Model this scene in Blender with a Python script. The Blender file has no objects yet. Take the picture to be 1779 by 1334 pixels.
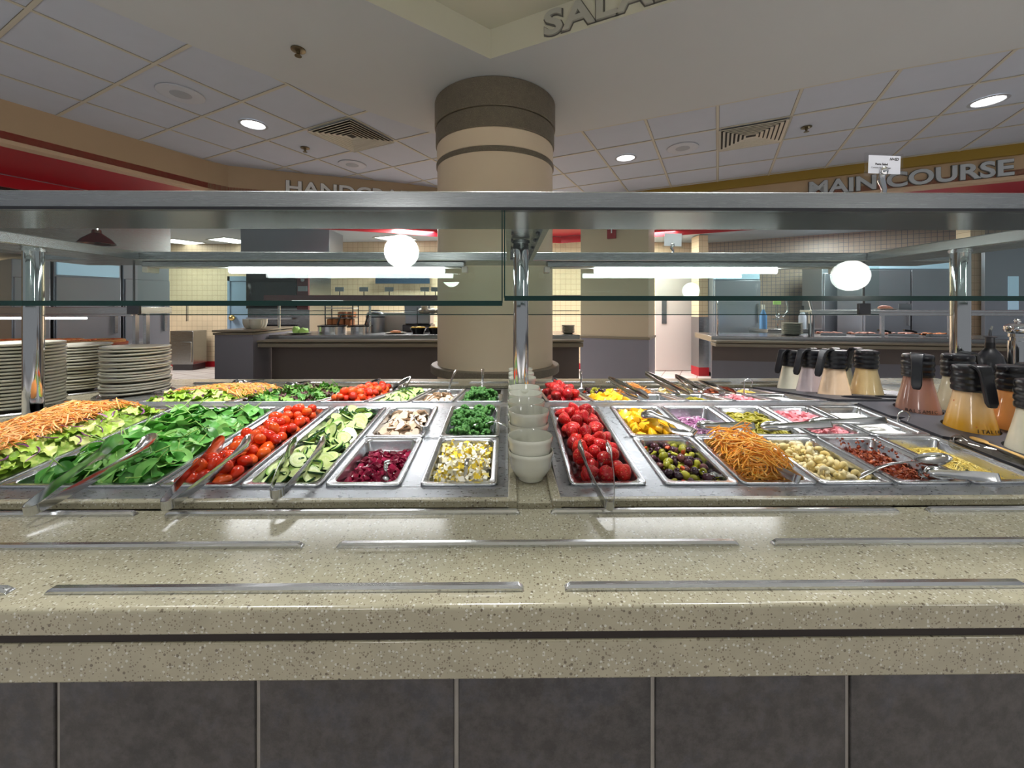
import bpy, bmesh, math, random
import numpy as np
from mathutils import Vector, Matrix, Euler

# ------------------------------------------------------------------ camera, world, exposure
SC = bpy.context.scene
COL = SC.collection
F, CX, HZ, YAW, CAMZ = 710.0, 889.5, 535.0, 0.0098, 1.269     # focal length and horizon in pixels of the 1779 x 1334 frame
cam_data = bpy.data.cameras.new('camera')
cam_data.sensor_width = 36.0
cam_data.lens = 36.0 * F / 1779.0
cam_data.shift_y = -(667.0 - HZ) / 1779.0
cam_data.clip_start = 0.05
cam = bpy.data.objects.new('camera', cam_data)
cam.location = (0, 0, CAMZ)
cam.rotation_euler = (math.pi / 2, 0, -YAW)
COL.objects.link(cam)
SC.camera = cam
SC.view_settings.view_transform = 'Standard'
SC.view_settings.look = 'None'
SC.view_settings.gamma = 1.0
SC.view_settings.use_curve_mapping = False
SC.view_settings.exposure = 0.12
SC.cycles.use_denoising = True
SC.cycles.max_bounces = 8
SC.cycles.transparent_max_bounces = 16
SC.cycles.caustics_reflective = False
SC.cycles.caustics_refractive = False
SC.cycles.sample_clamp_indirect = 4.0

world = bpy.data.worlds.new('world')
SC.world = world
world.use_nodes = True
world.node_tree.nodes['Background'].inputs[0].default_value = (0.93, 0.97, 1.0, 1)
world.node_tree.nodes['Background'].inputs[1].default_value = 0.22

# bare rectangular area light, no fixture modelled
def area(name, loc, rot, sx, sy, power, col=(1, 1, 1)):
    l = bpy.data.lights.new(name, 'AREA')
    l.shape = 'RECTANGLE'; l.size = sx; l.size_y = sy; l.energy = power; l.color = col
    o = bpy.data.objects.new(name, l); o.location = loc; o.rotation_euler = rot
    COL.objects.link(o)
    return o
# added fill lights at ceiling height, over and behind the viewer, without fixtures
for _x in (-6.0, -3.6, -1.2, 1.2, 3.6, 6.0):
    for _y in (-4.4, -2.9, 0.6):
        area('hall_fill', (_x, _y, 2.95), (0, 0, 0), 0.45, 0.45, 10 if _y > 0 else 34, (0.94, 0.975, 1.0)).data.spread = math.radians(105)
for _x in (-1.9, 0.0, 1.9):
    area('hall_fill', (_x, 1.35, 2.95), (0, 0, 0), 0.3, 0.3, 15, (1.0, 0.985, 0.96)).data.spread = math.radians(85)  # added overhead fill, brightens the food through the open guard frame

# ------------------------------------------------------------------ projection helpers (plan the room from measured pixels)
CT, ST = math.cos(YAW), math.sin(YAW)
def ray(u, v):
    dx = (u - CX) / F
    return Vector((dx * CT + ST, CT - dx * ST, (HZ - v) / F))
def P(u, v, Y):
    d = ray(u, v); t = Y / d.y
    return Vector((d.x * t, Y, CAMZ + d.z * t))
def G(u, v, z):
    d = ray(u, v); t = (z - CAMZ) / d.z
    return Vector((d.x * t, d.y * t, z))
RAD = math.radians
rnd = random.Random(7)

# ------------------------------------------------------------------ materials
def srgb(r, g, b):
    f = lambda c: ((c / 255 + 0.055) / 1.055) ** 2.4 if c > 10 else c / 255 / 12.92
    return (f(r), f(g), f(b), 1)
class NT:
    def __init__(s, name):
        s.m = bpy.data.materials.new(name); s.m.use_nodes = True
        s.t = s.m.node_tree; s.b = s.t.nodes['Principled BSDF']
        s.out = s.t.nodes['Material Output']
    def n(s, kind, **kw):
        nd = s.t.nodes.new(kind)
        for k, v in kw.items(): setattr(nd, k, v)
        return nd
    def l(s, a, b): s.t.links.new(a, b)
    def co(s, scale=(1, 1, 1), rot=(0, 0, 0), kind='Object'):
        tc = s.n('ShaderNodeTexCoord'); mp = s.n('ShaderNodeMapping')
        mp.inputs['Scale'].default_value = scale; mp.inputs['Rotation'].default_value = rot
        s.l(tc.outputs[kind], mp.inputs[0]); return mp.outputs[0]
    def noise(s, co, scale, detail=4, rough=0.55):
        nd = s.n('ShaderNodeTexNoise'); nd.inputs['Scale'].default_value = scale
        nd.inputs['Detail'].default_value = detail; nd.inputs['Roughness'].default_value = rough
        s.l(co, nd.inputs['Vector']); return nd
    def ramp(s, fac, stops, interp='LINEAR'):
        r = s.n('ShaderNodeValToRGB'); r.color_ramp.interpolation = interp
        while len(r.color_ramp.elements) < len(stops): r.color_ramp.elements.new(0.5)
        for e, (p, c) in zip(r.color_ramp.elements, stops): e.position = p; e.color = c
        s.l(fac, r.inputs[0]); return r.outputs[0]
    def mix(s, fac, a, b, mode='MIX'):
        m = s.n('ShaderNodeMix', data_type='RGBA', blend_type=mode)
        for sock, val in ((m.inputs[0], fac), (m.inputs[6], a), (m.inputs[7], b)):
            if hasattr(val, 'is_linked'): s.l(val, sock)
            else: sock.default_value = val
        return m.outputs[2]
    def bump(s, h, strength=0.3, dist=0.002):
        b = s.n('ShaderNodeBump'); b.inputs['Strength'].default_value = strength; b.inputs['Distance'].default_value = dist
        s.l(h, b.inputs['Height']); s.l(b.outputs[0], s.b.inputs['Normal'])
    def set(s, **kw):
        for k, v in kw.items():
            sock = s.b.inputs[k.replace('_', ' ')]
            if hasattr(v, 'is_linked'): s.l(v, sock)
            else: sock.default_value = v
        return s
MAT = {}
def plain(name, col, rough=0.5, metal=0.0, var=0.0, scale=30, **kw):
    s = NT(name)
    if var:
        nz = s.noise(s.co(), scale)
        c2 = tuple(max(0, c * (1 - var)) for c in col[:3]) + (1,)
        c1 = tuple(min(1, c * (1 + var)) for c in col[:3]) + (1,)
        s.set(Base_Color=s.ramp(nz.outputs[0], [(0.3, c2), (0.7, c1)]))
    else: s.set(Base_Color=col)
    s.set(Roughness=rough, Metallic=metal, **kw)
    MAT[name] = s.m; return s.m
def emit(name, col, strength):
    s = NT(name); s.set(Base_Color=col, Emission_Color=col, Emission_Strength=strength)
    MAT[name] = s.m; return s.m
def steel(name, col, rough, streak=(2, 90, 90), var=0.12, bump=0.015):
    s = NT(name); nz = s.noise(s.co(streak), 6, 6, 0.7)
    s.set(Base_Color=col, Metallic=1.0, Roughness=s.ramp(nz.outputs[0], [(0.3, (rough * (1 - var * 2),) * 3 + (1,)), (0.7, (rough * (1 + var * 2),) * 3 + (1,))]))
    if bump: s.bump(nz.outputs[0], bump, 0.001)
    MAT[name] = s.m
steel('steel', (0.62, 0.635, 0.65, 1), 0.24)
steel('steel_soft', (0.36, 0.375, 0.38, 1), 0.26, (1.2, 120, 120), 0.06, 0.008)
steel('pan_steel', (0.66, 0.68, 0.71, 1), 0.24, (6, 6, 6), 0.1, 0)
steel('deck_steel', (0.50, 0.525, 0.56, 1), 0.34, (12, 30, 30), 0.2, 0)
steel('steel_shaded', (0.15, 0.15, 0.132, 1), 0.2)  # steel darkened to imitate the dim reflection below the front shelf
plain('chrome', (0.72, 0.73, 0.75, 1), 0.06, 1.0)
plain('tong_steel', (0.62, 0.63, 0.64, 1), 0.17, 1.0, 0.05, 60)
plain('dark_metal', (0.10, 0.10, 0.11, 1), 0.35, 1.0)
plain('copper_brown', (0.19, 0.10, 0.07, 1), 0.22, 1.0)
def stone(name, base, dark, light, sc=1.0, rough=0.17):
    s = NT(name); co = s.co((1, 1, 1))
    n1 = s.noise(co, 22, 5)
    c = s.ramp(n1.outputs[0], [(0.3, tuple(x * 0.9 for x in base[:3]) + (1,)), (0.7, tuple(x * 1.08 for x in base[:3]) + (1,))])
    for sca, thr, colr, rthr in ((210 * sc, 0.28, dark, 0.72), (190 * sc, 0.33, light, 0.68), (320 * sc, 0.32, dark, 0.6), (120 * sc, 0.24, tuple(x * 0.6 for x in dark[:3]) + (1,), 0.78)):
        vo = s.n('ShaderNodeTexVoronoi'); vo.inputs['Scale'].default_value = sca; s.l(co, vo.inputs['Vector'])
        sep = s.n('ShaderNodeSeparateColor'); s.l(vo.outputs['Color'], sep.inputs[0])
        a = s.n('ShaderNodeMath', operation='LESS_THAN'); s.l(vo.outputs['Distance'], a.inputs[0]); a.inputs[1].default_value = thr
        b = s.n('ShaderNodeMath', operation='GREATER_THAN'); s.l(sep.outputs[0], b.inputs[0]); b.inputs[1].default_value = rthr
        m = s.n('ShaderNodeMath', operation='MULTIPLY'); s.l(a.outputs[0], m.inputs[0]); s.l(b.outputs[0], m.inputs[1])
        f = s.n('ShaderNodeMath', operation='MULTIPLY'); s.l(m.outputs[0], f.inputs[0]); f.inputs[1].default_value = 0.75
        c = s.mix(f.outputs[0], c, colr)
    s.set(Base_Color=c, Roughness=rough)
    MAT[name] = s.m
stone('stone', (0.315, 0.292, 0.208, 1), (0.13, 0.10, 0.065, 1), (0.52, 0.50, 0.43, 1))
stone('granite_band', (0.16, 0.135, 0.095, 1), (0.07, 0.055, 0.04, 1), (0.28, 0.25, 0.19, 1), 0.9, 0.5)
def slate():
    s = NT('slate'); co = s.co()
    n1 = s.noise(co, 7, 10, 0.75); n2 = s.noise(co, 38, 8, 0.75)
    c = s.ramp(n1.outputs[0], [(0.40, (0.007, 0.006, 0.0055, 1)), (0.5, (0.030, 0.0245, 0.021, 1)), (0.60, (0.028, 0.031, 0.044, 1))])
    c = s.mix(0.5, c, s.ramp(n2.outputs[0], [(0.42, (0.005, 0.0047, 0.0047, 1)), (0.60, (0.058, 0.053, 0.052, 1))]))
    s.set(Base_Color=c, Roughness=0.42); s.bump(n2.outputs[0], 0.25, 0.002); MAT['slate'] = s.m
slate()
plain('grout', srgb(150, 145, 138), 0.8, 0, 0.08, 40)
plain('ceiling_tile', srgb(186, 194, 206), 0.9, 0, 0.015, 6)
plain('ceiling_bar', srgb(192, 188, 172), 0.6)
plain('drywall', srgb(192, 197, 198), 0.75, 0, 0.02, 1.2)
plain('recess_paint', srgb(200, 199, 180), 0.7)
plain('column_paint', srgb(228, 209, 181), 0.42, 0, 0.02, 2)
plain('fascia_tan', srgb(184, 160, 128), 0.6, 0, 0.02, 2)
plain('fascia_gold', srgb(150, 122, 40), 0.5)
plain('fascia_lip', srgb(204, 178, 148), 0.6)
plain('red_paint', srgb(176, 26, 40), 0.4)
plain('letter_grey', srgb(186, 194, 198), 0.45)
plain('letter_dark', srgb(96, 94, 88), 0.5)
plain('salad_letter', srgb(172, 172, 162), 0.5)
plain('white_plastic', srgb(232, 232, 228), 0.4)
plain('speaker_white', srgb(188, 193, 200), 0.6)
plain('speaker_mesh', srgb(160, 165, 172), 0.7)
plain('vent_paint', srgb(216, 210, 194), 0.55)
plain('vent_dark', srgb(48, 45, 40), 0.8)
plain('brass_dark', (0.20, 0.16, 0.09, 1), 0.35, 0.9)
plain('china', srgb(226, 226, 212), 0.12, 0, 0.0, 30, Coat_Weight=0.4)
plain('plate_china', srgb(208, 206, 192), 0.14)
plain('black_plastic', srgb(26, 27, 32), 0.28)
plain('tray_plastic', srgb(58, 58, 64), 0.45)
plain('counter_brown', srgb(112, 102, 97), 0.55, 0, 0.03, 3)
plain('counter_grey', srgb(132, 132, 142), 0.5, 0, 0.02, 3)
plain('counter_edge', srgb(138, 130, 112), 0.35)
plain('pillar_beige', srgb(196, 184, 158), 0.55)
plain('door_white', srgb(222, 212, 208), 0.45)
plain('door_blue', srgb(142, 168, 192), 0.45)
plain('oven_black', srgb(34, 36, 40), 0.2)
plain('fridge', (0.42, 0.46, 0.52, 1), 0.3, 0.75, 0.04, 2)
plain('red_shelf', srgb(96, 46, 52), 0.4)
plain('card_white', srgb(226, 228, 236), 0.5)
plain('ink', srgb(14, 14, 20), 0.6)
plain('card_blue', srgb(156, 172, 182), 0.5)
plain('bread', srgb(196, 128, 84), 0.8, 0, 0.2, 40)
plain('wrap_paper', srgb(228, 222, 214), 0.6, 0, 0.06, 60)
plain('pizza', srgb(206, 104, 48), 0.55, 0, 0.35, 60)
plain('crust', srgb(206, 150, 92), 0.7, 0, 0.15, 60)
plain('bacon_tray', srgb(206, 150, 132), 0.6, 0, 0.25, 70)
plain('yolk', srgb(238, 200, 60), 0.6)
plain('lettuce_far', srgb(170, 214, 120), 0.6)
plain('brass', (0.65, 0.48, 0.18, 1), 0.25, 1.0)
plain('screen', srgb(38, 58, 78), 0.15)
plain('sign_red', srgb(150, 34, 40), 0.5)
plain('bottle_blue', srgb(96, 150, 206), 0.25)
plain('bottle_clear', srgb(198, 206, 222), 0.25)
plain('pizza_board', srgb(172, 84, 52), 0.5)
emit('lamp_white', (1.0, 0.97, 0.92, 1), 7.0)
emit('tube_white', (0.97, 0.985, 1.0, 1), 19.0)
emit('panel_white', (0.97, 0.98, 1.0, 1), 3.2)
emit('globe_white', (1.0, 0.98, 0.95, 1), 26.0)
emit('hood_glow', (0.45, 0.68, 0.85, 1), 0.30)
def wall_tile(name, c, g, sz, grout=0.03):
    s = NT(name); co = s.co((1, 1, 1))
    # two wall directions: use x+y as the horizontal coordinate so tiles keep their size on any vertical wall
    sep = s.n('ShaderNodeSeparateXYZ'); s.l(co, sep.inputs[0])
    comb = s.n('ShaderNodeCombineXYZ'); s.l(sep.outputs[0], comb.inputs[0]); s.l(sep.outputs[2], comb.inputs[1])
    br = s.n('ShaderNodeTexBrick'); br.offset = 0.0; br.squash = 1.0
    br.inputs['Color1'].default_value = c; br.inputs['Color2'].default_value = tuple(x * 0.94 for x in c[:3]) + (1,)
    br.inputs['Mortar'].default_value = g; br.inputs['Scale'].default_value = 1.0
    br.inputs['Brick Width'].default_value = sz; br.inputs['Row Height'].default_value = sz; br.inputs['Mortar Size'].default_value = sz * grout
    s.l(comb.outputs[0], br.inputs['Vector'])
    s.set(Base_Color=br.outputs[0], Roughness=0.35); MAT[name] = s.m
wall_tile('cream_tile', srgb(222, 202, 170), srgb(168, 146, 118), 0.11, 0.025)
wall_tile('grey_tile', srgb(176, 160, 146), srgb(112, 112, 124), 0.075, 0.05)
def floor_mat():
    s = NT('quarry_floor'); co = s.co((1, 1, 1), (0, 0, RAD(27)))
    br = s.n('ShaderNodeTexBrick'); br.offset = 0.0
    br.inputs['Color1'].default_value = srgb(220, 212, 207); br.inputs['Color2'].default_value = srgb(212, 204, 199)
    br.inputs['Mortar'].default_value = srgb(120, 84, 72); br.inputs['Scale'].default_value = 1.0
    br.inputs['Brick Width'].default_value = 0.3; br.inputs['Row Height'].default_value = 0.3; br.inputs['Mortar Size'].default_value = 0.006
    s.l(co, br.inputs['Vector']); s.set(Base_Color=br.outputs[0], Roughness=0.35); MAT['quarry_floor'] = s.m
floor_mat()
def glass(name, tint, ior=1.5):
    s = NT(name); t = s.n('ShaderNodeBsdfTransparent'); t.inputs[0].default_value = tint
    g = s.n('ShaderNodeBsdfGlossy'); g.inputs['Roughness'].default_value = 0.0
    lw = s.n('ShaderNodeLayerWeight'); lw.inputs[0].default_value = 0.5     # Schlick: the same on both faces of the pane
    p5 = s.n('ShaderNodeMath', operation='POWER'); s.l(lw.outputs['Facing'], p5.inputs[0]); p5.inputs[1].default_value = 5
    fr = s.n('ShaderNodeMath', operation='MULTIPLY_ADD'); s.l(p5.outputs[0], fr.inputs[0]); fr.inputs[1].default_value = 0.95; fr.inputs[2].default_value = 0.04
    m = s.n('ShaderNodeMixShader'); s.l(fr.outputs[0], m.inputs[0]); s.l(t.outputs[0], m.inputs[1]); s.l(g.outputs[0], m.inputs[2])
    s.l(m.outputs[0], s.out.inputs[0]); MAT[name] = s.m
glass('guard_glass', (0.915, 0.965, 0.945, 1))
glass('clear_sleeve', (0.95, 0.95, 0.96, 1))
glass('bottle_glass', (0.72, 0.80, 0.76, 1))
plain('glass_edge', srgb(18, 48, 44), 0.12)
# food
def food(name, stops, rough=0.45, scale=60, by='noise', bump=0.0, bscale=120, **kw):
    """stops mixed by a noise; by='island' varies each loose piece of one mesh, by='object' varies each object"""
    s = NT(name); co = s.co(); nz = s.noise(co, scale, 4)
    if by == 'noise': f = nz.outputs[0]
    else:
        src = s.n('ShaderNodeNewGeometry').outputs['Random Per Island'] if by == 'island' else s.n('ShaderNodeObjectInfo').outputs['Random']
        a = s.n('ShaderNodeMath', operation='MULTIPLY'); s.l(nz.outputs[0], a.inputs[0]); a.inputs[1].default_value = 0.35
        b = s.n('ShaderNodeMath', operation='MULTIPLY_ADD'); s.l(src, b.inputs[0]); b.inputs[1].default_value = 0.8; s.l(a.outputs[0], b.inputs[2])
        f = b.outputs[0]
    s.set(Base_Color=s.ramp(f, stops), Roughness=rough, **kw)
    if bump: s.bump(s.noise(co, bscale, 3).outputs[0], bump, 0.002)
    MAT[name] = s.m; return s
food('tomato', [(0.1, srgb(196, 34, 12)), (0.6, srgb(226, 62, 22)), (1.0, srgb(238, 104, 34))], 0.18, 40, 'object')
food('beet', [(0.1, srgb(88, 8, 34)), (0.7, srgb(132, 16, 52)), (1.0, srgb(168, 40, 78))], 0.16, 80, 'object')
food('mango', [(0.1, srgb(244, 176, 14)), (1.0, srgb(255, 208, 44))], 0.3, 60, 'object')
food('ham', [(0.1, srgb(224, 128, 140)), (1.0, srgb(244, 172, 178))], 0.45, 90, 'object')
food('mushroom', [(0.1, srgb(196, 168, 138)), (0.6, srgb(228, 208, 184)), (1.0, srgb(246, 234, 218))], 0.6, 90, 'object')
food('mushroom_skin', [(0.1, srgb(126, 96, 70)), (1.0, srgb(178, 146, 114))], 0.6, 90, 'object')
food('cucumber_skin', [(0.3, srgb(14, 50, 18)), (0.7, srgb(38, 92, 34))], 0.25, 90)
food('jalapeno', [(0.1, srgb(128, 122, 18)), (0.6, srgb(166, 156, 40)), (1.0, srgb(190, 180, 84))], 0.25, 70, 'object')
food('broccoli', [(0.3, srgb(34, 84, 30)), (0.55, srgb(70, 130, 54)), (0.8, srgb(132, 174, 86))], 0.6, 160, 'noise', 0.9, 420)
food('pasta', [(0.1, srgb(222, 196, 118)), (0.7, srgb(240, 224, 164)), (1.0, srgb(250, 240, 206))], 0.35, 70, 'object')
food('olive_dark', [(0.1, srgb(30, 18, 30)), (0.6, srgb(66, 30, 46)), (1.0, srgb(104, 62, 56))], 0.15, 50, 'object')
food('olive_green', [(0.1, srgb(122, 124, 24)), (1.0, srgb(188, 184, 62))], 0.2, 50, 'object')
food('pimento', [(0.1, srgb(196, 52, 24)), (1.0, srgb(226, 104, 60))], 0.3, 50, 'object')
food('spinach', [(0.1, srgb(52, 124, 44)), (0.6, srgb(100, 176, 76)), (1.0, srgb(160, 214, 120))], 0.36, 60, 'object', 0.35, 60)
food('romaine', [(0.1, srgb(122, 170, 40)), (0.6, srgb(180, 210, 76)), (1.0, srgb(226, 232, 148))], 0.4, 60, 'object', 0.4, 60)
food('lettuce_bed', [(0.3, srgb(96, 140, 40)), (0.5, srgb(150, 186, 70)), (0.7, srgb(206, 220, 130))], 0.5, 45, 'noise', 0.9, 70)
food('spring_mix', [(0.1, srgb(70, 24, 40)), (0.35, srgb(84, 40, 46)), (0.5, srgb(66, 132, 48)), (1.0, srgb(150, 196, 92))], 0.4, 30, 'object', 0.4, 60)
food('carrot', [(0.1, srgb(255, 150, 36)), (0.6, srgb(255, 178, 70)), (1.0, srgb(255, 206, 126))], 0.5, 60, 'island', Subsurface_Weight=0.3, Subsurface_Radius=(0.012, 0.006, 0.002), Subsurface_Scale=1.0)
food('carrot_light', [(0.1, srgb(250, 156, 60)), (0.6, srgb(255, 182, 96)), (1.0, srgb(255, 208, 146))], 0.4, 60, 'island')
food('cabbage', [(0.1, srgb(72, 20, 74)), (0.7, srgb(120, 44, 110)), (1.0, srgb(206, 150, 196))], 0.35, 60, 'island')
food('onion', [(0.1, srgb(164, 60, 138)), (0.5, srgb(208, 138, 188)), (1.0, srgb(244, 218, 238))], 0.3, 60, 'island')
food('cheese', [(0.1, srgb(240, 208, 72)), (1.0, srgb(252, 236, 150))], 0.5, 60, 'island')
food('egg', [(0.15, srgb(246, 212, 40)), (0.42, srgb(250, 226, 84)), (0.52, srgb(246, 240, 208)), (1.0, srgb(252, 250, 240))], 0.4, 60, 'island')
food('bacon', [(0.1, srgb(84, 26, 14)), (0.6, srgb(146, 58, 30)), (1.0, srgb(196, 112, 70))], 0.4, 90, 'island')
food('cottage', [(0.2, srgb(236, 236, 228)), (0.8, srgb(250, 250, 246))], 0.4, 90, 'noise', 1.0, 160)
food('stem_green', [(0.2, srgb(120, 176, 70)), (0.8, srgb(168, 206, 110))], 0.4, 90)
def strawberry_mat():
    s = NT('strawberry'); co = s.co()
    base = s.ramp(s.n('ShaderNodeObjectInfo').outputs['Random'], [(0, srgb(150, 8, 22)), (0.6, srgb(192, 20, 30)), (1, srgb(214, 40, 34))])
    vo = s.n('ShaderNodeTexVoronoi'); vo.inputs['Scale'].default_value = 210; s.l(co, vo.inputs['Vector'])
    f = s.ramp(vo.outputs['Distance'], [(0.16, (1, 1, 1, 1)), (0.26, (0, 0, 0, 1))])
    s.set(Base_Color=s.mix(f, base, srgb(206, 130, 70)), Roughness=0.3)
    s.bump(s.ramp(vo.outputs['Distance'], [(0.0, (0, 0, 0, 1)), (0.45, (1, 1, 1, 1))]), 0.7, 0.002); MAT['strawberry'] = s.m
strawberry_mat()
def cucumber_mat():
    s = NT('cucumber_flesh'); co = s.co()
    ln = s.n('ShaderNodeVectorMath', operation='LENGTH'); s.l(co, ln.inputs[0])
    c = s.ramp(ln.outputs['Value'], [(0.0, srgb(222, 232, 172)), (0.012, srgb(200, 220, 132)), (0.0185, srgb(226, 236, 178)), (0.021, srgb(132, 184, 62))])
    # the ramp is in metres of radius
    r = s.t.nodes[-1]
    vo = s.n('ShaderNodeTexVoronoi'); vo.inputs['Scale'].default_value = 180; s.l(co, vo.inputs['Vector'])
    sd = s.ramp(vo.outputs['Distance'], [(0.15, (0.5, 0.5, 0.5, 1)), (0.3, (0, 0, 0, 1))])
    s.set(Base_Color=s.mix(sd, c, srgb(236, 238, 196)), Roughness=0.32); MAT['cucumber_flesh'] = s.m
cucumber_mat()
for nm, c in (('ranch', (240, 236, 214)), ('vinaigrette_mauve', (196, 182, 186)), ('thousand_island', (238, 206, 172)), ('honey_mustard', (216, 190, 138)), ('balsamic', (150, 108, 94)), ('blue_cheese', (226, 222, 190)), ('orange_french', (238, 172, 108))):
    plain(nm, srgb(*c), 0.25, 0, 0.04, 30, Coat_Weight=0.5)
def italian_mat():
    s = NT('italian'); co = s.co()
    sep = s.n('ShaderNodeSeparateXYZ'); s.l(co, sep.inputs[0])
    c = s.ramp(sep.outputs[2], [(0.0, srgb(206, 148, 22)), (0.045, srgb(216, 160, 48)), (0.085, srgb(238, 198, 140)), (0.13, srgb(240, 206, 160))])
    vo = s.n('ShaderNodeTexVoronoi'); vo.inputs['Scale'].default_value = 38; s.l(co, vo.inputs['Vector'])
    f = s.ramp(vo.outputs['Distance'], [(0.07, (0.8, 0.8, 0.8, 1)), (0.12, (0, 0, 0, 1))])
    s.set(Base_Color=s.mix(f, c, srgb(206, 92, 50)), Roughness=0.25, Coat_Weight=0.5); MAT['italian'] = s.m
italian_mat()
plain('wood_spoon', srgb(206, 166, 96), 0.6, 0, 0.05, 20)
glass('clear_plastic', (0.80, 0.78, 0.72, 1))

# ------------------------------------------------------------------ mesh helpers
class MB:
    def __init__(s): s.v = []; s.f = []; s.mi = []
    def add(s, vs, fs, m=0):
        b = len(s.v); s.v += [tuple(v) for v in vs]; s.f += [tuple(i + b for i in f) for f in fs]; s.mi += [m] * len(fs); return s
    def box(s, x0, x1, y0, y1, z0, z1, M=None, m=0):
        vs = [Vector((x, y, z)) for z in (z0, z1) for y in (y0, y1) for x in (x0, x1)]
        if M is not None: vs = [M @ v for v in vs]
        return s.add(vs, [(0, 2, 3, 1), (4, 5, 7, 6), (0, 1, 5, 4), (2, 6, 7, 3), (0, 4, 6, 2), (1, 3, 7, 5)], m)
    def prism(s, poly, z0, z1, M=None, m=0):
        n = len(poly); vs = [Vector((x, y, z0)) for x, y in poly] + [Vector((x, y, z1)) for x, y in poly]
        if M is not None: vs = [M @ v for v in vs]
        return s.add(vs, [tuple(reversed(range(n))), tuple(range(n, 2 * n))] + [(i, (i + 1) % n, n + (i + 1) % n, n + i) for i in range(n)], m)
    def lathe(s, prof, seg=32, M=None, m=0, caps=True):
        n = len(prof); vs = []
        for r, z in prof:
            for k in range(seg):
                a = 2 * math.pi * k / seg; vs.append(Vector((r * math.cos(a), r * math.sin(a), z)))
        if M is not None: vs = [M @ v for v in vs]
        fs = [(i * seg + k, i * seg + (k + 1) % seg, (i + 1) * seg + (k + 1) % seg, (i + 1) * seg + k) for i in range(n - 1) for k in range(seg)]
        if caps: fs += [tuple(reversed(range(seg))), tuple((n - 1) * seg + k for k in range(seg))]
        return s.add(vs, fs, m)
    def tube(s, pts, r, seg=8, m=0, caps=True, closed=False, flat=1.0):
        pts = [Vector(p) for p in pts]; n = len(pts); vs = []; up = None
        for i, p in enumerate(pts):
            a = pts[i - 1] if (i or closed) else p; b = pts[(i + 1) % n] if (i < n - 1 or closed) else p
            t = (b - a).normalized()
            if up is None:
                up = Vector((0, 0, 1)) if abs(t.z) < 0.9 else Vector((0, 1, 0))
            x = t.cross(up).normalized(); up = x.cross(t).normalized()
            rr = r[i] if isinstance(r, (list, tuple)) else r
            for k in range(seg):
                an = 2 * math.pi * (k + 0.5) / seg
                vs.append(p + x * (rr * math.cos(an)) + up * (rr * flat * math.sin(an)))
        fs = []
        for i in range(n if closed else n - 1):
            j = (i + 1) % n
            fs += [(i * seg + k, i * seg + (k + 1) % seg, j * seg + (k + 1) % seg, j * seg + k) for k in range(seg)]
        if caps and not closed: fs += [tuple(reversed(range(seg))), tuple((n - 1) * seg + k for k in range(seg))]
        return s.add(vs, fs, m)
    def sphere(s, c, rx, ry=None, rz=None, seg=16, rings=10, M=None, m=0, fn=None):
        ry = rx if ry is None else ry; rz = rx if rz is None else rz
        vs = []; c = Vector(c)
        for i in range(rings + 1):
            th = math.pi * i / rings
            for k in range(seg if 0 < i < rings else 1):
                ph = 2 * math.pi * k / seg
                d = Vector((math.sin(th) * math.cos(ph), math.sin(th) * math.sin(ph), -math.cos(th)))
                q = fn(d) if fn else 1.0
                v = c + Vector((d.x * rx, d.y * ry, d.z * rz)) * q
                vs.append(M @ v if M is not None else v)
        fs = [(0, 1 + (k + 1) % seg, 1 + k) for k in range(seg)]
        for i in range(rings - 2):
            a = 1 + i * seg; b = a + seg
            fs += [(a + k, a + (k + 1) % seg, b + (k + 1) % seg, b + k) for k in range(seg)]
        a = 1 + (rings - 2) * seg; top = len(vs) - 1
        fs += [(a + k, a + (k + 1) % seg, top) for k in range(seg)]
        return s.add(vs, fs, m)
    def rings(s, loops, m=0, fill_last=True, fill_first=False):
        """loops: equal-length rings of points, joined one to the next"""
        n = len(loops[0]); vs = [p for L in loops for p in L]
        fs = [(i * n + k, i * n + (k + 1) % n, (i + 1) * n + (k + 1) % n, (i + 1) * n + k) for i in range(len(loops) - 1) for k in range(n)]
        if fill_last: fs.append(tuple((len(loops) - 1) * n + k for k in range(n)))
        if fill_first: fs.append(tuple(reversed(range(n))))
        return s.add(vs, fs, m)
    def mesh(s, name, mats, smooth=35, recalc=True):
        me = bpy.data.meshes.new(name); me.from_pydata(s.v, [], s.f)
        for mm in (mats if isinstance(mats, (list, tuple)) else [mats]): me.materials.append(MAT[mm])
        if len(me.materials) > 1: me.polygons.foreach_set('material_index', s.mi)
        if recalc:
            bm = bmesh.new(); bm.from_mesh(me); bmesh.ops.recalc_face_normals(bm, faces=bm.faces); bm.to_mesh(me); bm.free()
        if smooth:
            me.polygons.foreach_set('use_smooth', [True] * len(me.polygons))
            if smooth < 180: me.set_sharp_from_angle(angle=RAD(smooth))
        me.update(); return me
def link(name, me, parent=None, loc=None, rot=None, M=None):
    o = bpy.data.objects.new(name, me); COL.objects.link(o)
    if parent is not None: o.parent = parent
    if M is not None: o.matrix_basis = M
    if loc is not None: o.location = loc
    if rot is not None: o.rotation_euler = rot
    return o
def obj(name, mb, mats, parent=None, smooth=35, loc=None, rot=None, bevel=0, seg=2, M=None):
    o = link(name, mb.mesh(name, mats, smooth), parent, loc, rot, M)
    if bevel:
        b = o.modifiers.new('bevel', 'BEVEL'); b.width = bevel; b.segments = seg; b.limit_method = 'ANGLE'; b.angle_limit = RAD(40)
    return o
def tag(o, label, cat, group=None, kind=None):
    o['label'] = label; o['category'] = cat
    if group: o['group'] = group
    if kind: o['kind'] = kind
    return o
def thing(name, label, cat, loc=(0, 0, 0), rz=0, group=None, rot=None):
    o = bpy.data.objects.new(name, None); o.empty_display_size = 0.05; COL.objects.link(o)
    o.location = loc; o.rotation_euler = rot if rot else (0, 0, rz)
    return tag(o, label, cat, group)
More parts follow.
